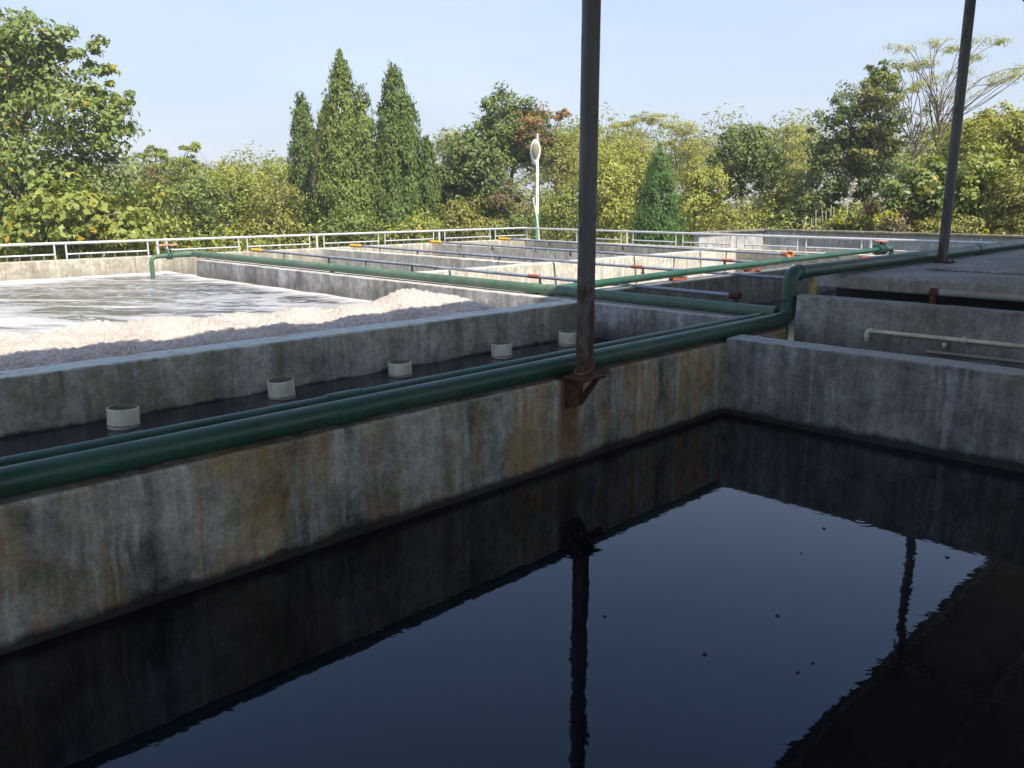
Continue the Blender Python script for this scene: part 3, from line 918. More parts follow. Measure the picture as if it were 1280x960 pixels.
# ------------------------------------------------------------------ aeration pipes over the far cells
def air_pipe(x, y0, y1, label, zf, drops, stands, reds, flange=None):
    e = empty('air_pipe', (x, (y0 + y1) / 2, 0.05), label, 'pipe', 'thin grey air pipes over the cells')
    z = lambda y: 0.04 + zf * (y - 14) / 8.0
    MB().tube([(x, y0, z(y0)), (x, (y0 + y1) / 2, z((y0 + y1) / 2)), (x, y1, z(y1))], 0.034, 12).build('pipe_run', M['grey_pipe'], e)
    mb = MB(); mb.tube([(x, y1 - 0.02, z(y1)), (x, y1 + 0.55, z(y1))], 0.052, 12); mb.build('end_cap', M['yellow'], e)
    for y in stands:
        MB().tube([(x, y, z(y) - 0.03), (x, y, z(y) - 0.9)], 0.02, 8).build('stand', M['steel_dull'], e)
    for y in drops:
        mb = MB(); mb.tube([(x, y, z(y)), (x, y, z(y) - 0.13)], 0.022, 8); mb.lathe((x, y, z(y) - 0.15), (0, 0, 1), [(0.0, 0), (0.035, 0.01), (0.04, 0.04), (0.0, 0.055)], 8)
        d = mb.build('drop_valve', M['rust'], e)
        MB().tube([(x + 0.02, y, z(y) - 0.14), (x + 0.05, y, z(y) - 0.22), (x, y, z(y) - 0.3), (x, y, z(y) - 0.8)], 0.014, 6).build('hose', M['pvc'], d)
    for y in reds:
        mb = MB(); mb.tube([(x, y - 0.16, z(y)), (x, y + 0.16, z(y))], 0.04, 12); mb.build('red_sleeve', M['red'], e)
    if flange:
        mb = MB(); mb.tube([(x, y0 - 0.12, z(y0)), (x, y0 + 0.05, z(y0))], 0.06, 12); mb.tube([(x, y0 - 0.05, z(y0)), (x, y0 - 0.05, z(y0) - 0.3)], 0.035, 10)
        mb.build('end_elbow', M['rust'], e)
    return e
air_pipe(12.1, 6.95, 22.0, 'thin grey air pipe nearest the faded green pipe, elbowed at its near end', 0.05, [18.6, 15.2, 11.2], [20.8, 17.0, 14.4, 10.3], [11.35], True)
air_pipe(15.5, 7.4, 22.0, 'second thin grey air pipe counted from the faded green pipe', 0.05, [19.2, 15.8, 11.2], [21.0, 17.2, 14.6, 10.2], [11.35])
air_pipe(18.8, 9.6, 22.0, 'third thin grey air pipe counted from the faded green pipe', 0.05, [19.5, 16.2, 11.1], [21.0, 17.6, 12.6], [11.0])
air_pipe(22.1, 9.6, 22.0, 'thin grey air pipe farthest off, ending below the lamp post', 0.05, [20.0, 16.8, 10.9], [21.2, 18.0, 13.0], [11.1])
e = empty('capped_riser', (19.9, 9.95, -0.7), 'short upright pipe with a round orange cap behind the branch pipe', 'pipe')
MB().tube([(19.9, 9.95, -0.7), (19.9, 9.95, 0.12)], 0.03, 10).build('tube', M['steel_dull'], e)
mb = MB(); mb.lathe((19.84, 9.90, 0.17), (-0.7, -0.7, 0), [(0.0, 0), (0.1, 0.0), (0.11, 0.02), (0.11, 0.05), (0.06, 0.055), (0.055, 0.03), (0, 0.03)], 18); mb.build('cap', M['orange'], e)

# ------------------------------------------------------------------ plastic pipes near the deck
e = empty('plastic_pipe', (9.86, 3.0, 0), 'thin cream plastic pipe with elbow clipped to the plain grey wall', 'pipe')
path = arc_path([(9.86, 3.88, -0.12), (9.86, 3.88, 0.0), (9.86, -0.4, 0.03)], 0.02, 5)
MB().tube(path, 0.024, 12).build('pipe_run', M['pvc'], e)
mb = MB(); collar(mb, (9.86, 3.83, 0.001), (0, 1, 0), 0.024, 0.05, 0.008); collar(mb, (9.86, 3.88, -0.06), (0, 0, 1), 0.024, 0.05, 0.008); mb.build('elbow', M['pvc'], e)
mb = MB(); collar(mb, (9.86, 2.83, 0.008), (0, 1, 0), 0.024, 0.06, 0.008); mb.box(9.855, 9.898, 2.81, 2.85, -0.03, 0.04, 0.004); mb.build('clip', M['pvc'], e)
e = empty('wall_tap', (9.88, 3.02, -0.09), 'tiny white tap on the plain grey wall below the cream pipe', 'tap')
mb = MB(); mb.tube([(9.9, 3.02, -0.08), (9.83, 3.02, -0.08)], 0.014, 10); mb.build('spout', M['pvc'], e)
mb = MB(); mb.lathe((9.85, 3.02, -0.07), (0, 0, 1), [(0, 0), (0.022, 0.002), (0.024, 0.02), (0, 0.03)], 10); mb.build('knob', M['white_paint'], e)
mb = MB(); mb.tube([(9.87, 3.2, -0.165), (9.87, -0.4, -0.13)], 0.018, 10)
tag(mb.build('conduit', M['pvc_grey']), 'thin grey conduit along the foot of the plain grey wall', 'pipe')

e = empty('plastic_pipe', (10.9, 2.5, 0.2), 'dusty grey pipe lying across the dark slot below the deck edge', 'pipe')
MB().tube([(11.3, 3.6, 0.36), (11.32, -0.4, 0.36)], 0.045, 16).build('pipe_run', M['pvc_grey'], e)
mb = MB(); mb.tube([(11.3, 3.59, 0.36), (11.3, 3.70, 0.36)], 0.05, 14); mb.tube([(11.3, 3.66, 0.36), (11.3, 3.66, -0.3)], 0.04, 14); mb.build('end_elbow', M['rust'], e)
e = empty('plastic_pipe', (10.35, 4.85, -0.3), 'short yellowed plastic stand pipe below the thick green pipe', 'pipe')
MB().tube([(10.34, 4.80, 0.2), (10.34, 4.80, 0.54)], 0.04, 14).build('pipe_run', M['pvc_yellow'], e)
mb = MB(); collar(mb, (10.34, 4.80, 0.44), (0, 0, 1), 0.04, 0.1, 0.008); mb.build('coupling', M['pvc_yellow'], e)
mb = MB(); mb.lathe((9.885, 4.2, -0.02), (-1, 0, 0), [(0, 0), (0.03, 0), (0.03, 0.03), (0, 0.03)], 10)

# ------------------------------------------------------------------ lamp post by the corner
LB = spot(671, 298, 34.6)
lx, ly = LB[0], LB[1]
e = empty('lamp_post', (lx, ly, -0.65), 'white lamp post with oval head and green foot at the railing corner', 'lamp post')
ztop = spot(671, 190, 34.6)[2]
MB().tube([(lx, ly, 0.95), (lx, ly, ztop + 0.35)], [0.072, 0.055], 14).build('shaft', M['white_paint'], e)
MB().tube([(lx, ly, -0.65), (lx, ly, 0.95)], 0.098, 14).build('foot', M['lamp_green'], e)
fw = Vector((-cx, -sx, 0)).normalized()
rt = Vector((sx, -cx, 0)).normalized()
def shell(cen, a, b, d, tilt, n=20, m=12, front=0.0):
    vs, fs = [], []
    for i in range(m + 1):
        ph = math.pi * i / m
        for k in range(n):
            th = 2 * math.pi * k / n
            lx_, ld, lz = a * math.sin(ph) * math.cos(th), d * math.sin(ph) * math.sin(th), b * math.cos(ph)
            if lz < 0:
                lx_ *= 1 + 0.35 * lz / b
            q = Vector(cen) + rt * lx_ + fw * (ld * math.cos(tilt) + lz * math.sin(tilt) + front) + Vector((0, 0, 1)) * (lz * math.cos(tilt))
            vs.append(q[:])
    for i in range(m):
        for k in range(n):
            fs.append((i * n + k, i * n + (k + 1) % n, (i + 1) * n + (k + 1) % n, (i + 1) * n + k))
    return MB().add(vs, fs, True)
hc = Vector((lx, ly, ztop - 0.02)) - rt * 0.08
lh = shell(hc, 0.22, 0.52, 0.12, 0.15).build('lamp_housing', M['white_paint'], e)
shell(hc + Vector((0, 0, 0.05)), 0.165, 0.38, 0.12, 0.15, front=0.05).build('lens', M['lens'], lh)
MB().tube([(lx, ly, ztop + 0.35), (lx, ly, ztop + 0.72)], [0.04, 0.03], 10).build('finial', M['white_paint'], e)
mb = MB()
a0, a1 = spot(676, 297, 34.2), spot(666, 247, 34.4)
mb.tube([(a0[0], a0[1], -0.65), tuple(a0 * 0.5 + a1 * 0.5), tuple(a1)], [0.04, 0.038, 0.032], 8)
tag(mb.build('leaning_stick', M['dry_stick']), 'pale straight stick leaning against the foot of the lamp post', 'stick')

# ------------------------------------------------------------------ foam heaped along the wall
def foam_h(x, y):
    """height of the foam surface"""
    d = y - 8.47
    width = 2.5 - 0.16 * max(0, x - 2.5) + 0.18 * math.sin(x * 1.7) + 0.1 * math.sin(x * 4.1 + 1)
    u = d / max(0.5, width)
    crest = 0.015 + (0.055 if x < 3.5 else max(0.015, 0.055 - 0.02 * (x - 3.5))) * math.sin(min(1, max(0, u)) * math.pi * 0.72)
    fall = 1.0 if u < 0.72 else max(0.0, 1 - ((u - 0.72) / 0.5) ** 2)
    h = -0.5 + (0.5 + crest) * fall
    h -= 0.09 * max(0.0, 1 - d / 0.16) ** 2
    h += 0.022 * math.sin(x * 3.3 + y * 2.0) + 0.018 * math.sin(x * 6.7 - y * 5.1) * fall
    g2 = ((x - 7.55) / (0.70 if x < 7.55 else 0.55)) ** 2 + ((y - 9.5) / 0.6) ** 2
    hill = 0.15 * math.exp(-g2 ** 1.5) if g2 < 9 else 0
    endf = min(1.0, max(0.0, (8.85 - x) / 0.6))
    return (-0.5 + (h + 0.5 + hill) * endf ** 0.6) if endf > 0 else -0.55
rf_ = np.random.default_rng(5)
vs, fs = [], []
nx, ny = 200, 56
for j in range(ny + 1):
    for i in range(nx + 1):
        x = -1.5 + 11.2 * i / nx
        y = 8.44 + 3.4 * j / ny
        vs.append((x, y, foam_h(x, y) + rf_.normal() * 0.004))
for j in range(ny):
    for i in range(nx):
        a = j * (nx + 1) + i
        fs.append((a, a + 1, a + nx + 2, a + nx + 1))
foam = MB().add(vs, fs, True)
# bubble domes
gq = np.linspace(-1, 1, 4)
GX, GY = np.meshgrid(gq, gq)
GX, GY = GX.ravel(), GY.ravel()
lon = np.arctan2(GY, GX)
rad_ = np.maximum(np.abs(GX), np.abs(GY))
phi = rad_ * 1.75
dome = np.stack([np.sin(phi) * np.cos(lon), np.sin(phi) * np.sin(lon), np.cos(phi)], axis=1)
dq = np.array([[j * 4 + i, j * 4 + i + 1, j * 4 + i + 5, j * 4 + i + 4] for j in range(3) for i in range(3)])
BV = []
while len(BV) < 36000:
    x = rf_.uniform(0.8, 8.9)
    y = 8.46 + rf_.uniform(0, 3.1)
    h = foam_h(x, y)
    if h < -0.36:
        continue
    gx = (foam_h(x + 0.02, y) - h) / 0.02
    gy = (foam_h(x, y + 0.02) - h) / 0.02
    nz = np.array([-gx, -gy, 1.0]); nz /= np.linalg.norm(nz)
    tx = np.array([nz[2], 0, -nz[0]]); tx /= np.linalg.norm(tx)
    ty = np.cross(nz, tx)
    r = min(0.055, 0.009 + rf_.exponential(0.0095))
    BV.append(np.array([x, y, h - r * 0.1]) + r * (dome[:, :1] * tx + dome[:, 1:2] * ty + dome[:, 2:] * nz))
o_ = len(foam.v)
nb = len(BV)
foam.v.extend(map(tuple, np.concatenate(BV).tolist()))
allq = (dq[None] + 16 * np.arange(nb)[:, None, None] + o_).reshape(-1, 4)
foam.f.extend(map(tuple, allq.tolist()))
foam.s.extend([True] * len(allq))
nbase = len(foam.f) - len(allq)
fo = foam.build('foam', M['foam'])
fo.data.materials.append(M['bubble'])
fo.data.polygons.foreach_set('material_index', np.concatenate([np.zeros(nbase, np.int32), np.ones(len(allq), np.int32)]))
fo['kind'] = 'stuff'
fo['label'] = 'pale pinkish bubbly foam heaped along the near wall of the foam tank'
fo['category'] = 'foam'

# specks floating on the black water
for px, py, r in [(1030, 661, .018), (1184, 697, .022), (972, 770, .018), (881, 818, .02), (1016, 829, .013), (997, 841, .013), (756, 771, .014), (1002, 692, .008)]:
    a = spot(px, py, 1.0) - np.array([0, 0, EYE])
    tt = (-0.88 - EYE) / a[2]
    x, y = a[0] * tt, a[1] * tt
    r *= 0.7
    mb = MB(); mb.lathe((x, y, -0.885), (0, 0, 1), [(r, 0), (r * 1.05, 0.006), (r * 0.7, 0.012), (0, 0.014)], 9)
    tag(mb.build('floating_speck', M['speck']), 'tiny dark speck floating on the black water in front of the posts', 'debris', 'specks floating on the black water')

# ------------------------------------------------------------------ vegetation
GZ = -1.6
def leaf_cloud(pos, nrm, size, aspect, rng, droop=0.25):
    """one folded diamond per leaf; returns verts (4n,3)"""
    n = len(pos)
    nrm = nrm / np.linalg.norm(nrm, axis=1, keepdims=True)
    t = rng.normal(size=(n, 3))
    t[:, 2] -= droop
    t -= nrm * np.sum(t * nrm, axis=1, keepdims=True)
    t /= np.linalg.norm(t, axis=1, keepdims=True) + 1e-9
    b = np.cross(nrm, t)
    s = (size * rng.uniform(0.6, 1.35, n))[:, None]
    base = pos - t * s * 0.5
    tip = pos + t * s * 0.5 - nrm * s * 0.1
    l = pos + b * s * aspect * 0.5 + nrm * s * 0.08 - t * s * 0.08
    r = pos - b * s * aspect * 0.5 + nrm * s * 0.08 - t * s * 0.08
    return np.stack([base, r, tip, l], axis=1).reshape(-1, 3)

def quad_mesh(name, verts):
    n = len(verts) // 4
    me = bpy.data.meshes.new(name)
    me.vertices.add(len(verts))
    me.vertices.foreach_set('co', np.ascontiguousarray(verts, dtype=np.float32).ravel())
    me.loops.add(4 * n)
    me.loops.foreach_set('vertex_index', np.arange(4 * n, dtype=np.int32))
    me.polygons.add(n)
    me.polygons.foreach_set('loop_start', np.arange(0, 4 * n, 4, dtype=np.int32))
    me.update(calc_edges=True)
    return me

def limb(mb, a, b, r0, r1, rng, sag=0.12, n=4):
    a, b = np.array(a, float), np.array(b, float)
    L = np.linalg.norm(b - a)
    pts, rs = [], []
    w = rng.normal(size=3) * L * 0.07
    for i in range(n + 1):
        t = i / n
        p = a + (b - a) * t + w * math.sin(t * math.pi) + np.array([0, 0, 1]) * L * sag * math.sin(t * math.pi)
        pts.append(tuple(p)); rs.append(r0 + (r1 - r0) * t)
    mb.tube(pts, rs, 6, caps=False)

def tree(name, label, cat, D, trunk, lobes, leafmat, leaf=0.16, n=6000, aspect=0.55, bark='bark', trunk_r=0.12,
         clump=0.16, flat=0.6, shell_bias=0.45, gap=0.0, seed=0, up=0.5, limbs=14, depth=1.0, group=None, droop=0.25, squash=1.0):
    """trunk: (px of the foot, px/py where the crown starts); lobes: [(px, py, half width px, half height px)]"""
    rng = np.random.default_rng(seed + int(D * 10) + int(trunk[0]))
    foot = spot(trunk[0], 300, D); foot[2] = GZ
    e = empty(name, tuple(foot), label, cat, group)
    k = D / F_PX
    cen, rad = [], []
    for (lx_, ly_, hw, hh) in lobes:
        c = spot(lx_, ly_, D)
        cen.append(c); rad.append(np.array([hw * k, hw * k * depth, hh * k]))
    vol = np.array([r[0] * r[2] for r in rad]) ** 0.9
    vol = vol / vol.sum()
    P, Nn, ends = [], [], []
    right = np.array([sx, -cx, 0]); fwd = np.array([cx, sx, 0]); upv = np.array([0, 0, 1.0])
    for c, r, w in zip(cen, rad, vol):
        m = max(320, int(n * w)) if n > 200 else n
        per = 45 if n > 200 else 5
        nc = max(4, int(m / per)) if n > 200 else 2
        d = rng.normal(size=(nc, 3)); d /= np.linalg.norm(d, axis=1, keepdims=True)
        # uneven outline
        ph = rng.uniform(0, 6.28, 6)
        bumpy = 1 + 0.16 * np.sin(d[:, 0] * 4 + ph[0]) * np.cos(d[:, 2] * 5 + ph[1]) + 0.12 * np.sin(d[:, 1] * 7 + d[:, 2] * 6 + ph[2])
        rr = rng.uniform(0, 1, nc) ** shell_bias * bumpy
        loc = d * rr[:, None]
        cc = c + right * (loc[:, 0:1] * r[0]) + fwd * (loc[:, 1:2] * r[1]) + upv * (loc[:, 2:3] * r[2])
        keep = rng.uniform(size=nc) > gap
        cc, dd = cc[keep], d[keep]
        cs = clump * (r[0] * r[2]) ** 0.5 * rng.uniform(0.6, 1.4, len(cc))
        cnt = rng.poisson(per, len(cc)) + 3
        idx = np.repeat(np.arange(len(cc)), cnt)
        g = np.clip(rng.normal(size=(len(idx), 3)), -1.7, 1.7) * np.array([1, 1, flat])
        pos = cc[idx] + g * cs[idx][:, None]
        pos[:, 2] -= 0.25 * (g[:, 0] ** 2 + g[:, 1] ** 2) * cs[idx] * flat          # clumps droop at their edges
        outw = right * (dd[idx][:, 0:1]) + fwd * dd[idx][:, 1:2] + upv * dd[idx][:, 2:3]
        nm = outw * 0.55 + g * 0.35 + upv * up + rng.normal(size=pos.shape) * 0.45
        P.append(pos); Nn.append(nm)
        kk = max(1, int(limbs * w))
        ends += [tuple(q) for q in cc[rng.choice(len(cc), min(kk, len(cc)), replace=False)]]
    P, Nn = np.concatenate(P), np.concatenate(Nn)
    ok = P[:, 2] > GZ + 0.02
    P, Nn = P[ok], Nn[ok]
    vs = leaf_cloud(P - foot, Nn, leaf, aspect, rng, droop)
    link('crown', quad_mesh('crown', vs), M[leafmat], e)
    mb = MB()
    topc = max(cen, key=lambda q: q[2])
    fork = spot(trunk[1], trunk[2], D)
    limb(mb, foot, fork, trunk_r * 1.15, trunk_r * 0.75, rng, 0.0, 6)
    limb(mb, fork, topc, trunk_r * 0.75, trunk_r * 0.15, rng, 0.0, 6)
    for q in ends:
        q = np.array(q)
        tt = np.clip((q[2] - fork[2]) / max(0.5, (topc[2] - fork[2])) - 0.35, 0.0, 0.85) * rng.uniform(0.45, 1.0)
        st = fork + (topc - fork) * tt
        if q[2] < fork[2]:
            st = foot + (fork - foot) * rng.uniform(0.4, 1.0)
        limb(mb, st, q, trunk_r * 0.38 * (1 - 0.5 * tt), 0.012, rng, 0.05)
    mb.build('trunk', M[bark], e)
    return e

def cypress(name, label, D, px, ytop, ybot, hw, mat, n=9000, leaf=0.16, seed=0, tips=(), shape=0.75, group=None, ragged=0.08):
    """a column of upright sprays; tips: extra leaders (px, ytop, hw)"""
    rng = np.random.default_rng(seed)
    foot = spot(px, 300, D); foot[2] = GZ
    e = empty(name, tuple(foot), label, 'tree', group)
    k = D / F_PX
    right = np.array([sx, -cx, 0]); fwd = np.array([cx, sx, 0]); upv = np.array([0, 0, 1.0])
    P, Nn, Tt = [], [], []
    cones = [(px, ytop, hw, 1.0)] + [(a, b, c, 0.35) for a, b, c in tips]
    for (qx, yt, w, share) in cones:
        top = spot(qx, yt, D); z0 = spot(qx, ybot, D)[2]; h = top[2] - z0
        m = int(n * share); nc = m // 26
        t = 1 - rng.uniform(0, 1, nc) ** 0.62                     # more clumps low down
        t = np.clip(t, 0, 0.995)
        th = rng.uniform(0, 2 * np.pi, nc)
        prof = (1 - t) ** shape * (0.80 + 0.20 * np.clip(t / 0.18, 0, 1))
        lump = 1 + ragged * np.sin(th * 3 + t * 13 + seed) + ragged * 0.9 * np.sin(th * 5 - t * 23) + rng.normal(0, 0.07, nc)
        rr = w * k * prof * lump * rng.uniform(0.08, 1.0, nc) ** 0.42
        cc = top * np.array([1, 1, 0]) + right * (rr * np.cos(th))[:, None] + fwd * (rr * np.sin(th))[:, None] + upv * (z0 + t * h)[:, None]
        idx = np.repeat(np.arange(nc), 26)
        cs = (0.10 + 0.13 * (1 - t[idx])) * (w * k) ** 0.5 * 0.75
        g = np.clip(rng.normal(size=(len(idx), 3)), -1.8, 1.8) * np.array([0.6, 0.6, 1.25])
        pos = cc[idx] + g * cs[:, None]
        outw = right * np.cos(th[idx])[:, None] + fwd * np.sin(th[idx])[:, None]
        P.append(pos); Nn.append(outw + upv * 0.25 + rng.normal(size=pos.shape) * 0.5)
        Tt.append(outw * 0.35 + upv + rng.normal(size=pos.shape) * 0.35)
    P, Nn, Tt = np.concatenate(P) - foot, np.concatenate(Nn), np.concatenate(Tt)
    Nn /= np.linalg.norm(Nn, axis=1, keepdims=True)
    Tt -= Nn * np.sum(Tt * Nn, axis=1, keepdims=True)
    Tt /= np.linalg.norm(Tt, axis=1, keepdims=True)
    B = np.cross(Nn, Tt)
    s = (leaf * rng.uniform(0.6, 1.4, len(P)))[:, None]
    vs = np.stack([P - Tt * s * .5, P - B * s * .2, P + Tt * s * .55, P + B * s * .2], axis=1).reshape(-1, 3)
    link('crown', quad_mesh('crown', vs), M[mat], e)
    mb = MB()
    limb(mb, foot, spot(px, ytop + 25, D), 0.16, 0.03, rng, 0.0, 6)
    for i in range(12):
        zz = rng.uniform(0.1, 0.7)
        a = foot + np.array([0, 0, 1]) * zz * 6
        th = rng.uniform(0, 6.28)
        limb(mb, a, a + right * math.cos(th) * hw * k * .6 + fwd * math.sin(th) * hw * k * .6 + upv * 0.9, 0.04, 0.01, rng, 0.0, 3)
    mb.build('trunk', M['bark'], e)
    return e

# left
tree('broadleaf_tree', 'tall leafy tree with drooping sprays at the left edge', 'tree', 29.5, (15, 20, 240),
     [(45, 75, 54, 58), (5, 110, 80, 95), (72, 52, 26, 36), (112, 150, 60, 48), (118, 92, 22, 44), (138, 122, 34, 18), (70, 215, 95, 66), (140, 165, 32, 18), (10, 40, 42, 34), (-60, 190, 90, 120), (20, 270, 90, 50)],
     'leaf_broad', leaf=0.21, n=27000, aspect=0.5, trunk_r=0.16, clump=0.17, flat=0.5, gap=0.13, seed=11, limbs=40, droop=0.8, bark='bark_pale')
tree('broadleaf_shrub', 'big-leaved green shrub under the tall leafy tree at left', 'shrub', 27.6, (90, 90, 300),
     [(95, 262, 60, 42), (40, 285, 60, 34), (150, 285, 45, 28)], 'leaf_shrub', leaf=0.24, n=5200, aspect=0.65, trunk_r=0.06, clump=0.2, gap=0.08, seed=3, limbs=18, droop=0.6, bark='bark_pale')
tree('feathery_tree', 'small tree with flat feathery tops beside the tall left tree', 'tree', 36, (212, 213, 235),
     [(192, 188, 20, 7), (238, 182, 17, 9), (215, 198, 34, 10), (212, 228, 38, 28), (240, 205, 20, 10)], 'leaf_shrub', leaf=0.17, n=3600, aspect=0.3, trunk_r=0.07, clump=0.2, flat=0.4, gap=0.1, seed=4, limbs=20)
tree('withered_shrub', 'reddish-brown withered shrub behind the left railing', 'shrub', 35, (190, 190, 250),
     [(190, 226, 34, 18), (170, 250, 30, 22)], 'leaf_brown', leaf=0.13, n=2600, aspect=0.45, trunk_r=0.05, clump=0.18, seed=5, limbs=14)
for (x, D, lob, mat, lab, nn_, lf) in [
    (185, 31, [(185, 268, 45, 38), (160, 290, 40, 22)], 'leaf_shrub', 'yellow-flecked green shrub behind the railing left of the valve', 4200, 0.19),
    (240, 33, [(245, 245, 42, 36), (235, 285, 42, 24)], 'leaf_broad', 'dense green shrub behind the railing above the valve', 4400, 0.16),
    (300, 34, [(300, 240, 45, 36), (300, 282, 42, 26)], 'leaf_shrub', 'green shrub behind the railing left of the cypresses', 4600, 0.15),
    (345, 33, [(348, 262, 34, 34), (330, 288, 36, 18)], 'leaf_olive', 'olive shrub behind the railing at the foot of the thin cypress', 3600, 0.14),
    (330, 46, [(335, 222, 38, 20), (350, 208, 20, 12), (290, 222, 35, 18)], 'leaf_yellowgreen', 'pale yellow-green treetop showing left of the cypresses', 4200, 0.15)]:
    tree('green_shrub', lab, 'shrub', D, (x, x, 285), lob, mat, leaf=lf, n=nn_, aspect=0.5, trunk_r=0.05, clump=0.19, gap=0.05, seed=int(x), limbs=14, group='shrubs behind the left railing')

cypress('cypress_tree', 'tallest cypress, in the middle of the left cypress trio', 34.5, 425, 68, 312, 50, 'leaf_cypress', 30000, 0.145, 21, [(452, 105, 34), (405, 125, 26)], 0.66, 'cypresses behind the left railing')
cypress('cypress_tree', 'thin cypress leaning on the left side of the tallest one', 36.5, 376, 112, 312, 30, 'leaf_cypress_dark', 17000, 0.14, 22, [(388, 150, 20)], 0.55, 'cypresses behind the left railing')
cypress('cypress_tree', 'dark green cypress with a small side tip, right of the tallest one', 35, 492, 79, 312, 46, 'leaf_cypress_dark', 30000, 0.145, 23, [(512, 125, 34), (535, 170, 18), (475, 170, 26)], 0.6, 'cypresses behind the left railing')
cypress('cypress_tree', 'narrow dark cypress hidden between the two big ones', 38, 470, 172, 312, 22, 'leaf_cypress_dark', 3500, 0.16, 24, [], 0.5, 'cypresses behind the left railing')
for (x, D, lob, mat, lab, nn_, lf) in [
    (445, 31.6, [(440, 282, 30, 20), (415, 290, 26, 14)], 'leaf_cypress', 'low bright green bush at the foot of the tallest cypress', 3200, 0.12),
    (520, 32.3, [(525, 284, 34, 17), (495, 291, 24, 12)], 'leaf_shrub', 'low bush at the foot of the dark cypress with the side tip', 2800, 0.13)]:
    tree('low_bush', lab, 'shrub', D, (x, x, 295), lob, mat, leaf=lf, n=nn_, trunk_r=0.03, clump=0.2, seed=int(x), limbs=8)

# middle
tree('evergreen_tree', 'round dark evergreen right of the cypresses, in front of its taller twin', 'tree', 37.5, (590, 592, 265),
     [(592, 205, 46, 48), (568, 240, 32, 36), (622, 242, 38, 40), (605, 172, 28, 18), (560, 265, 26, 26)], 'leaf_dark', leaf=0.17, n=13000, clump=0.15, flat=0.55, gap=0.06, seed=31, limbs=20)
tree('evergreen_tree', 'taller dark evergreen behind the lamp with a domed top', 'tree', 43, (640, 642, 205),
     [(636, 152, 42, 40), (668, 150, 24, 24), (655, 185, 42, 28), (622, 140, 26, 24)], 'leaf_dark', leaf=0.18, n=11000, clump=0.15, flat=0.55, gap=0.06, seed=32, limbs=20)
tree('autumn_tree', 'rust-orange leaved tree on the right shoulder of the domed evergreen', 'tree', 41.5, (672, 672, 200),
     [(668, 150, 26, 18), (660, 175, 22, 14), (698, 146, 18, 7), (705, 140, 12, 5)], 'leaf_orange', leaf=0.14, n=1900, clump=0.2, flat=0.45, gap=0.25, seed=33, limbs=18, trunk_r=0.06)
tree('withered_shrub', 'brown twiggy shrub left of the lamp post', 'shrub', 35.6, (628, 628, 275),
     [(628, 240, 22, 22), (645, 255, 18, 20)], 'leaf_brown', leaf=0.12, n=1500, clump=0.2, gap=0.2, seed=34, limbs=22, trunk_r=0.04)
for (x, D, lob, mat, lab, nn_, lf, asp) in [
    (575, 34.8, [(575, 268, 30, 24), (600, 284, 30, 14)], 'leaf_olive', 'yellow-leaved shrub below the round dark evergreen', 3600, 0.14, 0.5),
    (645, 35.4, [(648, 277, 30, 20), (625, 288, 26, 12)], 'leaf_broad', 'green shrub just left of the lamp foot', 3000, 0.13, 0.5),
    (695, 36.0, [(695, 265, 30, 32), (712, 245, 26, 26)], 'leaf_shrub', 'fresh green shrub just right of the lamp post', 4200, 0.13, 0.45),
    (700, 42, [(702, 205, 32, 36), (690, 180, 26, 20)], 'leaf_olive', 'olive tree behind the lamp, left of the big roof post', 5600, 0.14, 0.45),
    (765, 36.5, [(765, 260, 34, 36), (755, 225, 34, 34)], 'leaf_yellowgreen', 'yellow-green tree just right of the rust-flaked post', 6500, 0.15, 0.5),
    (800, 40, [(795, 225, 38, 38), (775, 200, 30, 26)], 'leaf_yellowgreen', 'yellow-green tree behind the small cone cypress', 6000, 0.15, 0.5),
    (868, 37, [(868, 255, 32, 32), (880, 225, 28, 28)], 'leaf_yellowgreen', 'yellow-green shrub right of the small cone cypress', 5200, 0.15, 0.5),
    (905, 39, [(905, 268, 34, 20)], 'leaf_feather', 'low pale shrub left of the slender tree trunk', 2600, 0.13, 0.45),
    (965, 39.5, [(965, 255, 34, 32), (985, 230, 28, 30)], 'leaf_yellowgreen', 'yellow-green shrub between the round-headed tree and the big dark tree', 5200, 0.14, 0.5)]:
    tree('leafy_shrub', lab, 'shrub', D, (x, x, 285), lob, mat, leaf=lf, n=nn_, aspect=asp, trunk_r=0.05, clump=0.19, gap=0.08, seed=int(x) + 1, limbs=16, group='shrubs behind the corner')
for (x, D, lob, lab, nn_) in [
    (735, 47, [(725, 178, 36, 18), (745, 160, 24, 8), (735, 205, 40, 26)], 'airy pale tree rising behind the rust-flaked post', 5200),
    (790, 49, [(785, 152, 24, 8), (775, 172, 36, 16), (815, 148, 28, 10), (800, 190, 44, 26)], 'airy pale tree with flat sprays, tallest between the two roof posts', 6500),
    (860, 48, [(850, 158, 32, 9), (862, 180, 38, 18), (870, 205, 40, 24)], 'airy pale tree behind and left of the round-headed tree', 5600),
    (985, 46, [(985, 160, 24, 8), (992, 178, 28, 14), (990, 205, 32, 26)], 'airy pale tree filling the gap left of the big dark tree', 4600)]:
    tree('feathery_tree', lab, 'tree', D, (x, x, 225), lob, 'leaf_feather', leaf=0.17, n=nn_, aspect=0.28, trunk_r=0.08, clump=0.2, flat=0.35, gap=0.15, seed=int(x) + 2, limbs=22, bark='bark_pale', group='airy pale trees in the background')
cypress('cypress_tree', 'small bright green cone-shaped cypress behind the right railing', 32.5, 825, 180, 312, 42, 'leaf_cone', 13000, 0.11, 41, [], 0.72, None, 0.05)
tree('evergreen_tree', 'round-headed dark tree on a slender bare trunk right of the cone cypress', 'tree', 39, (921, 924, 232),
     [(930, 192, 42, 36), (905, 205, 24, 24), (955, 205, 26, 26), (915, 235, 20, 14), (945, 172, 22, 16)], 'leaf_dark', leaf=0.16, n=9000, clump=0.16, flat=0.6, gap=0.08, seed=42, limbs=22, trunk_r=0.11)
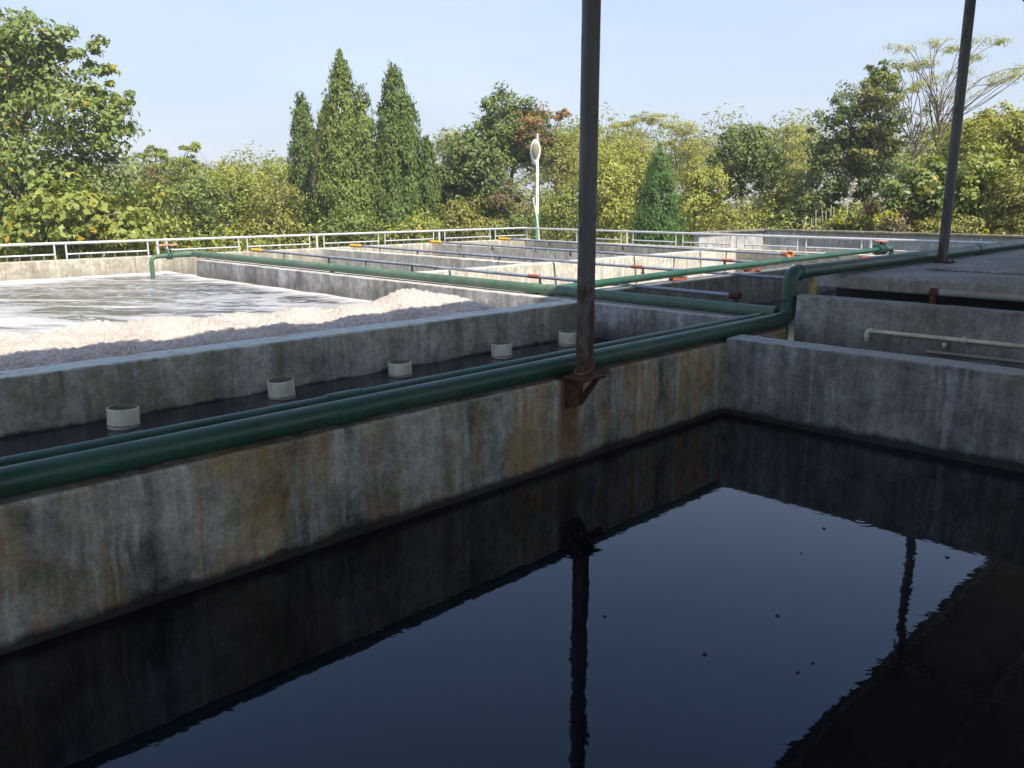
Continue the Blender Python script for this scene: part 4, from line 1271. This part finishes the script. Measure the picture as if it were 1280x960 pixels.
# right
tree('evergreen_tree', 'big dark evergreen with a stepped crown left of the right-hand post', 'tree', 37.5, (1075, 1075, 225),
     [(1100, 105, 30, 28), (1075, 135, 44, 34), (1050, 172, 42, 36), (1105, 165, 36, 40), (1030, 210, 34, 40), (1085, 215, 50, 40), (1040, 255, 50, 28), (1100, 92, 18, 18)],
     'leaf_dark', leaf=0.16, n=17000, clump=0.14, flat=0.55, gap=0.07, seed=51, limbs=30, trunk_r=0.15)
tree('autumn_tree', 'yellowing branch tops on the big dark evergreen', 'tree', 36.3, (1095, 1098, 190),
     [(1098, 112, 28, 22), (1085, 160, 26, 12), (1110, 175, 22, 16), (1075, 190, 30, 8)], 'leaf_olive', leaf=0.14, n=2600, clump=0.2, flat=0.4, gap=0.3, seed=52, limbs=14, trunk_r=0.05)
tree('feathery_tree', 'nearly bare tree with flat pale sprays behind the right-hand post', 'tree', 34.5, (1176, 1174, 190),
     [(1128, 60, 22, 5), (1150, 78, 26, 7), (1170, 52, 20, 4), (1188, 60, 16, 4), (1225, 52, 24, 5), (1250, 52, 12, 4), (1215, 68, 20, 5), (1262, 95, 26, 6), (1235, 102, 20, 5), (1160, 100, 22, 6), (1140, 108, 16, 6), (1200, 90, 18, 5), (1280, 85, 18, 5), (1195, 120, 24, 6)],
     'leaf_feather', leaf=0.11, n=5600, aspect=0.24, clump=0.5, flat=0.45, gap=0.1, seed=53, limbs=52, trunk_r=0.05, bark='bark')
tree('feathery_tree', 'second thin bare tree with few leaves between dark evergreen and right-hand post', 'tree', 35.2, (1143, 1140, 200),
     [(1135, 85, 20, 8), (1150, 130, 22, 16), (1125, 130, 14, 12), (1160, 160, 20, 14)], 'leaf_feather', leaf=0.13, n=1100, aspect=0.28, clump=0.25, flat=0.4, gap=0.2, seed=54, limbs=34, trunk_r=0.06, bark='bark_pale')
for (x, D, lob, mat, lab, nn_, lf) in [
    (1215, 37, [(1220, 165, 44, 26), (1250, 150, 34, 18), (1190, 190, 40, 34)], 'leaf_yellowgreen', 'bright leafy tree behind the right-hand post', 7000, 0.16),
    (1275, 35, [(1275, 165, 34, 34), (1290, 200, 40, 50)], 'leaf_yellowgreen', 'yellow-green tree at the right edge', 6000, 0.16),
    (1160, 33.2, [(1155, 225, 36, 32), (1125, 240, 28, 26), (1165, 262, 40, 24)], 'leaf_broad', 'large-leaved green bush left of the right-hand post', 4200, 0.21),
    (1225, 32.5, [(1230, 215, 40, 34), (1205, 240, 36, 34), (1240, 262, 44, 28)], 'leaf_shrub', 'large-leaved green bush right of the right-hand post', 5200, 0.2),
    (1285, 31, [(1280, 245, 40, 44), (1270, 280, 34, 16)], 'leaf_olive', 'olive bush at the right edge above the boundary wall', 4200, 0.15),
    (1110, 33, [(1105, 270, 30, 24), (1130, 285, 30, 12)], 'leaf_brown', 'reddish-brown bush above the boundary wall', 2600, 0.12),
    (1195, 31.6, [(1195, 278, 34, 16), (1160, 284, 30, 12)], 'leaf_olive', 'low tangled bush over the boundary wall at the right-hand post', 3000, 0.13),
    (1075, 35.2, [(1070, 268, 26, 20), (1050, 278, 24, 14)], 'leaf_shrub', 'green bush beside the dry reeds', 2400, 0.15),
    (985, 37.5, [(985, 272, 26, 18), (1005, 262, 22, 22)], 'leaf_dark', 'low dark bush left of the dry reeds', 3000, 0.13)]:
    tree('leafy_bush', lab, 'shrub', D, (x, x, 290), lob, mat, leaf=lf, n=nn_, aspect=0.55, trunk_r=0.05, clump=0.19, gap=0.08, seed=int(x) + 3, limbs=18, droop=0.5, bark='bark_pale', group='bushes above the boundary wall')
for (x, y, D, lab) in [
    (1046, 267, 34.2, 'bright yellow leaf cluster beside the dry reeds'),
    (1092, 268, 32.4, 'bright yellow leaf cluster on the reddish-brown bush'),
    (1113, 270, 32.2, 'pale yellow leaf cluster right of the reddish-brown bush'),
    (1230, 293, 29.3, 'lone bright yellow leaf cluster hanging over the boundary wall')]:
    tree('yellow_seedling', lab, 'plant', D, (x, x, y + 10), [(x, y, 7, 6), (x + 4, y + 9, 6, 3)], 'leaf_bright', leaf=0.17, n=20, aspect=0.8, trunk_r=0.015, clump=0.5, flat=0.7, seed=int(x), limbs=5, droop=0.8, group='bright yellow leaf clusters')

# dry reeds
e = empty('dry_reeds', tuple(spot(1030, 300, 35.4) * np.array([1, 1, 0]) + np.array([0, 0, GZ])), 'pale dry reed stems with a plume above the boundary wall', 'reeds')
rr = random.Random(4)
for (x, y) in [(1008, 268), (1015, 272), (1020, 262), (1027, 258), (1033, 262), (1039, 256), (1043, 260), (1003, 276)]:
    D = 35.2 + rr.uniform(-.3, .3)
    a = spot(x + rr.uniform(-8, 14), 300, D); a[2] = -1.5
    b = spot(x, y, D)
    MB().tube([tuple(a), tuple((a + b) / 2 + np.array([0.03, 0, 0])), tuple(b)], [0.028, 0.024, 0.012], 6).build('stem', M['dry_stick'], e)
a, b = spot(1058, 300, 35.0), spot(1060, 248, 35.0); a[2] = -1.5
MB().tube([tuple(a), tuple(b), tuple(spot(1070, 224, 35.0))], [0.03, 0.025, 0.01], 6).build('stem', M['dry_stick'], e)
rng = np.random.default_rng(9)
tt = rng.uniform(0, 1, 260)[:, None]
pp = spot(1060, 248, 35.0) * (1 - tt) + spot(1070, 224, 35.0) * tt + rng.normal(size=(260, 3)) * 0.055 * np.clip(np.sin(tt * 3.0), 0.2, 1) - np.array(e.location)
link('plume', quad_mesh('plume', leaf_cloud(pp, rng.normal(size=(260, 3)), 0.13, 0.25, rng, 1.5)), M['dry_stick'], e)

# far-off wood that closes the view
def far_wood():
    rng = np.random.default_rng(77)
    P, Nn = [], []
    for i in range(430):
        px = rng.uniform(-350, 1650)
        D = rng.uniform(52, 74)
        ytop = 212 if px < 560 else 168
        c = spot(px, ytop + rng.uniform(4, 60), D)
        r = rng.uniform(1.3, 2.6)
        m = 330
        d = rng.normal(size=(m, 3)); d /= np.linalg.norm(d, axis=1, keepdims=True)
        d[:, 2] = np.abs(d[:, 2]) * 1.2 - 0.35
        P.append(c + d * r * rng.uniform(0.5, 1.05, m)[:, None]); Nn.append(d + np.array([0, 0, .4]) + rng.normal(size=d.shape) * .4)
    for i in range(520):                                           # undergrowth down to the ground
        px = rng.uniform(-350, 1650); D = rng.uniform(46, 60)
        c = spot(px, 260, D); c[2] = rng.uniform(-1.4, 1.6)
        m = 200
        d = rng.normal(size=(m, 3)); d /= np.linalg.norm(d, axis=1, keepdims=True)
        P.append(c + d * rng.uniform(1.0, 2.2) * rng.uniform(0.5, 1.05, m)[:, None]); Nn.append(d + np.array([0, 0, .4]) + rng.normal(size=d.shape) * .4)
    P, Nn = np.concatenate(P), np.concatenate(Nn)
    o = link('distant_wood', quad_mesh('distant_wood', leaf_cloud(P, Nn, 0.25, 0.5, rng)), M['leaf_distant'])
    struct(o, 'stuff')
far_wood()

# weeds and brush between the railings and the trees: one tangled mass
def brush():
    rng = np.random.default_rng(78)
    P, Nn = [], []
    for i in range(520):
        px = rng.uniform(-250, 1420)
        base = 27.8 if px < 200 else 27.8 + (px - 200) / 465 * 7.0 if px < 665 else 35.2 - max(0, (px - 900)) * 0.012
        D = base + rng.uniform(0.6, 7)
        c = spot(px, 280, D); c[2] = rng.uniform(-1.5, 0.25)
        if c[0] > 24.0 and c[0] < 32.4 and c[1] < 17.6:
            continue
        m = 70
        d = rng.normal(size=(m, 3))
        P.append(c + d * np.array([.5, .5, .42])); Nn.append(d + np.array([0, 0, .7]) + rng.normal(size=d.shape) * .4)
    P, Nn = np.concatenate(P), np.concatenate(Nn)
    ok = (P[:, 2] > GZ + .02) & ~((P[:, 0] < 26.4) & (P[:, 1] < 25.6)) & ~((P[:, 0] < 32.4) & (P[:, 1] < 17.5))
    o = link('undergrowth', quad_mesh('undergrowth', leaf_cloud(P[ok], Nn[ok], 0.17, 0.5, rng)), M['leaf_yellowgreen'])
    struct(o, 'stuff')
brush()

# thin autumn haze lying over the whole place
def haze():
    m, nt, out = new_mat('autumn_haze')
    v = nt.nodes.new('ShaderNodeVolumePrincipled')
    v.inputs['Color'].default_value = (0.98, 0.98, 0.97, 1)
    v.inputs['Density'].default_value = 0.0012
    v.inputs['Anisotropy'].default_value = 0.2
    nt.links.new(v.outputs[0], out.inputs['Volume'])
    mb = MB(); mb.box(-905, 905, -905, 905, -2.7, 11.0)
    struct(mb.build('haze', m), 'stuff')
haze()
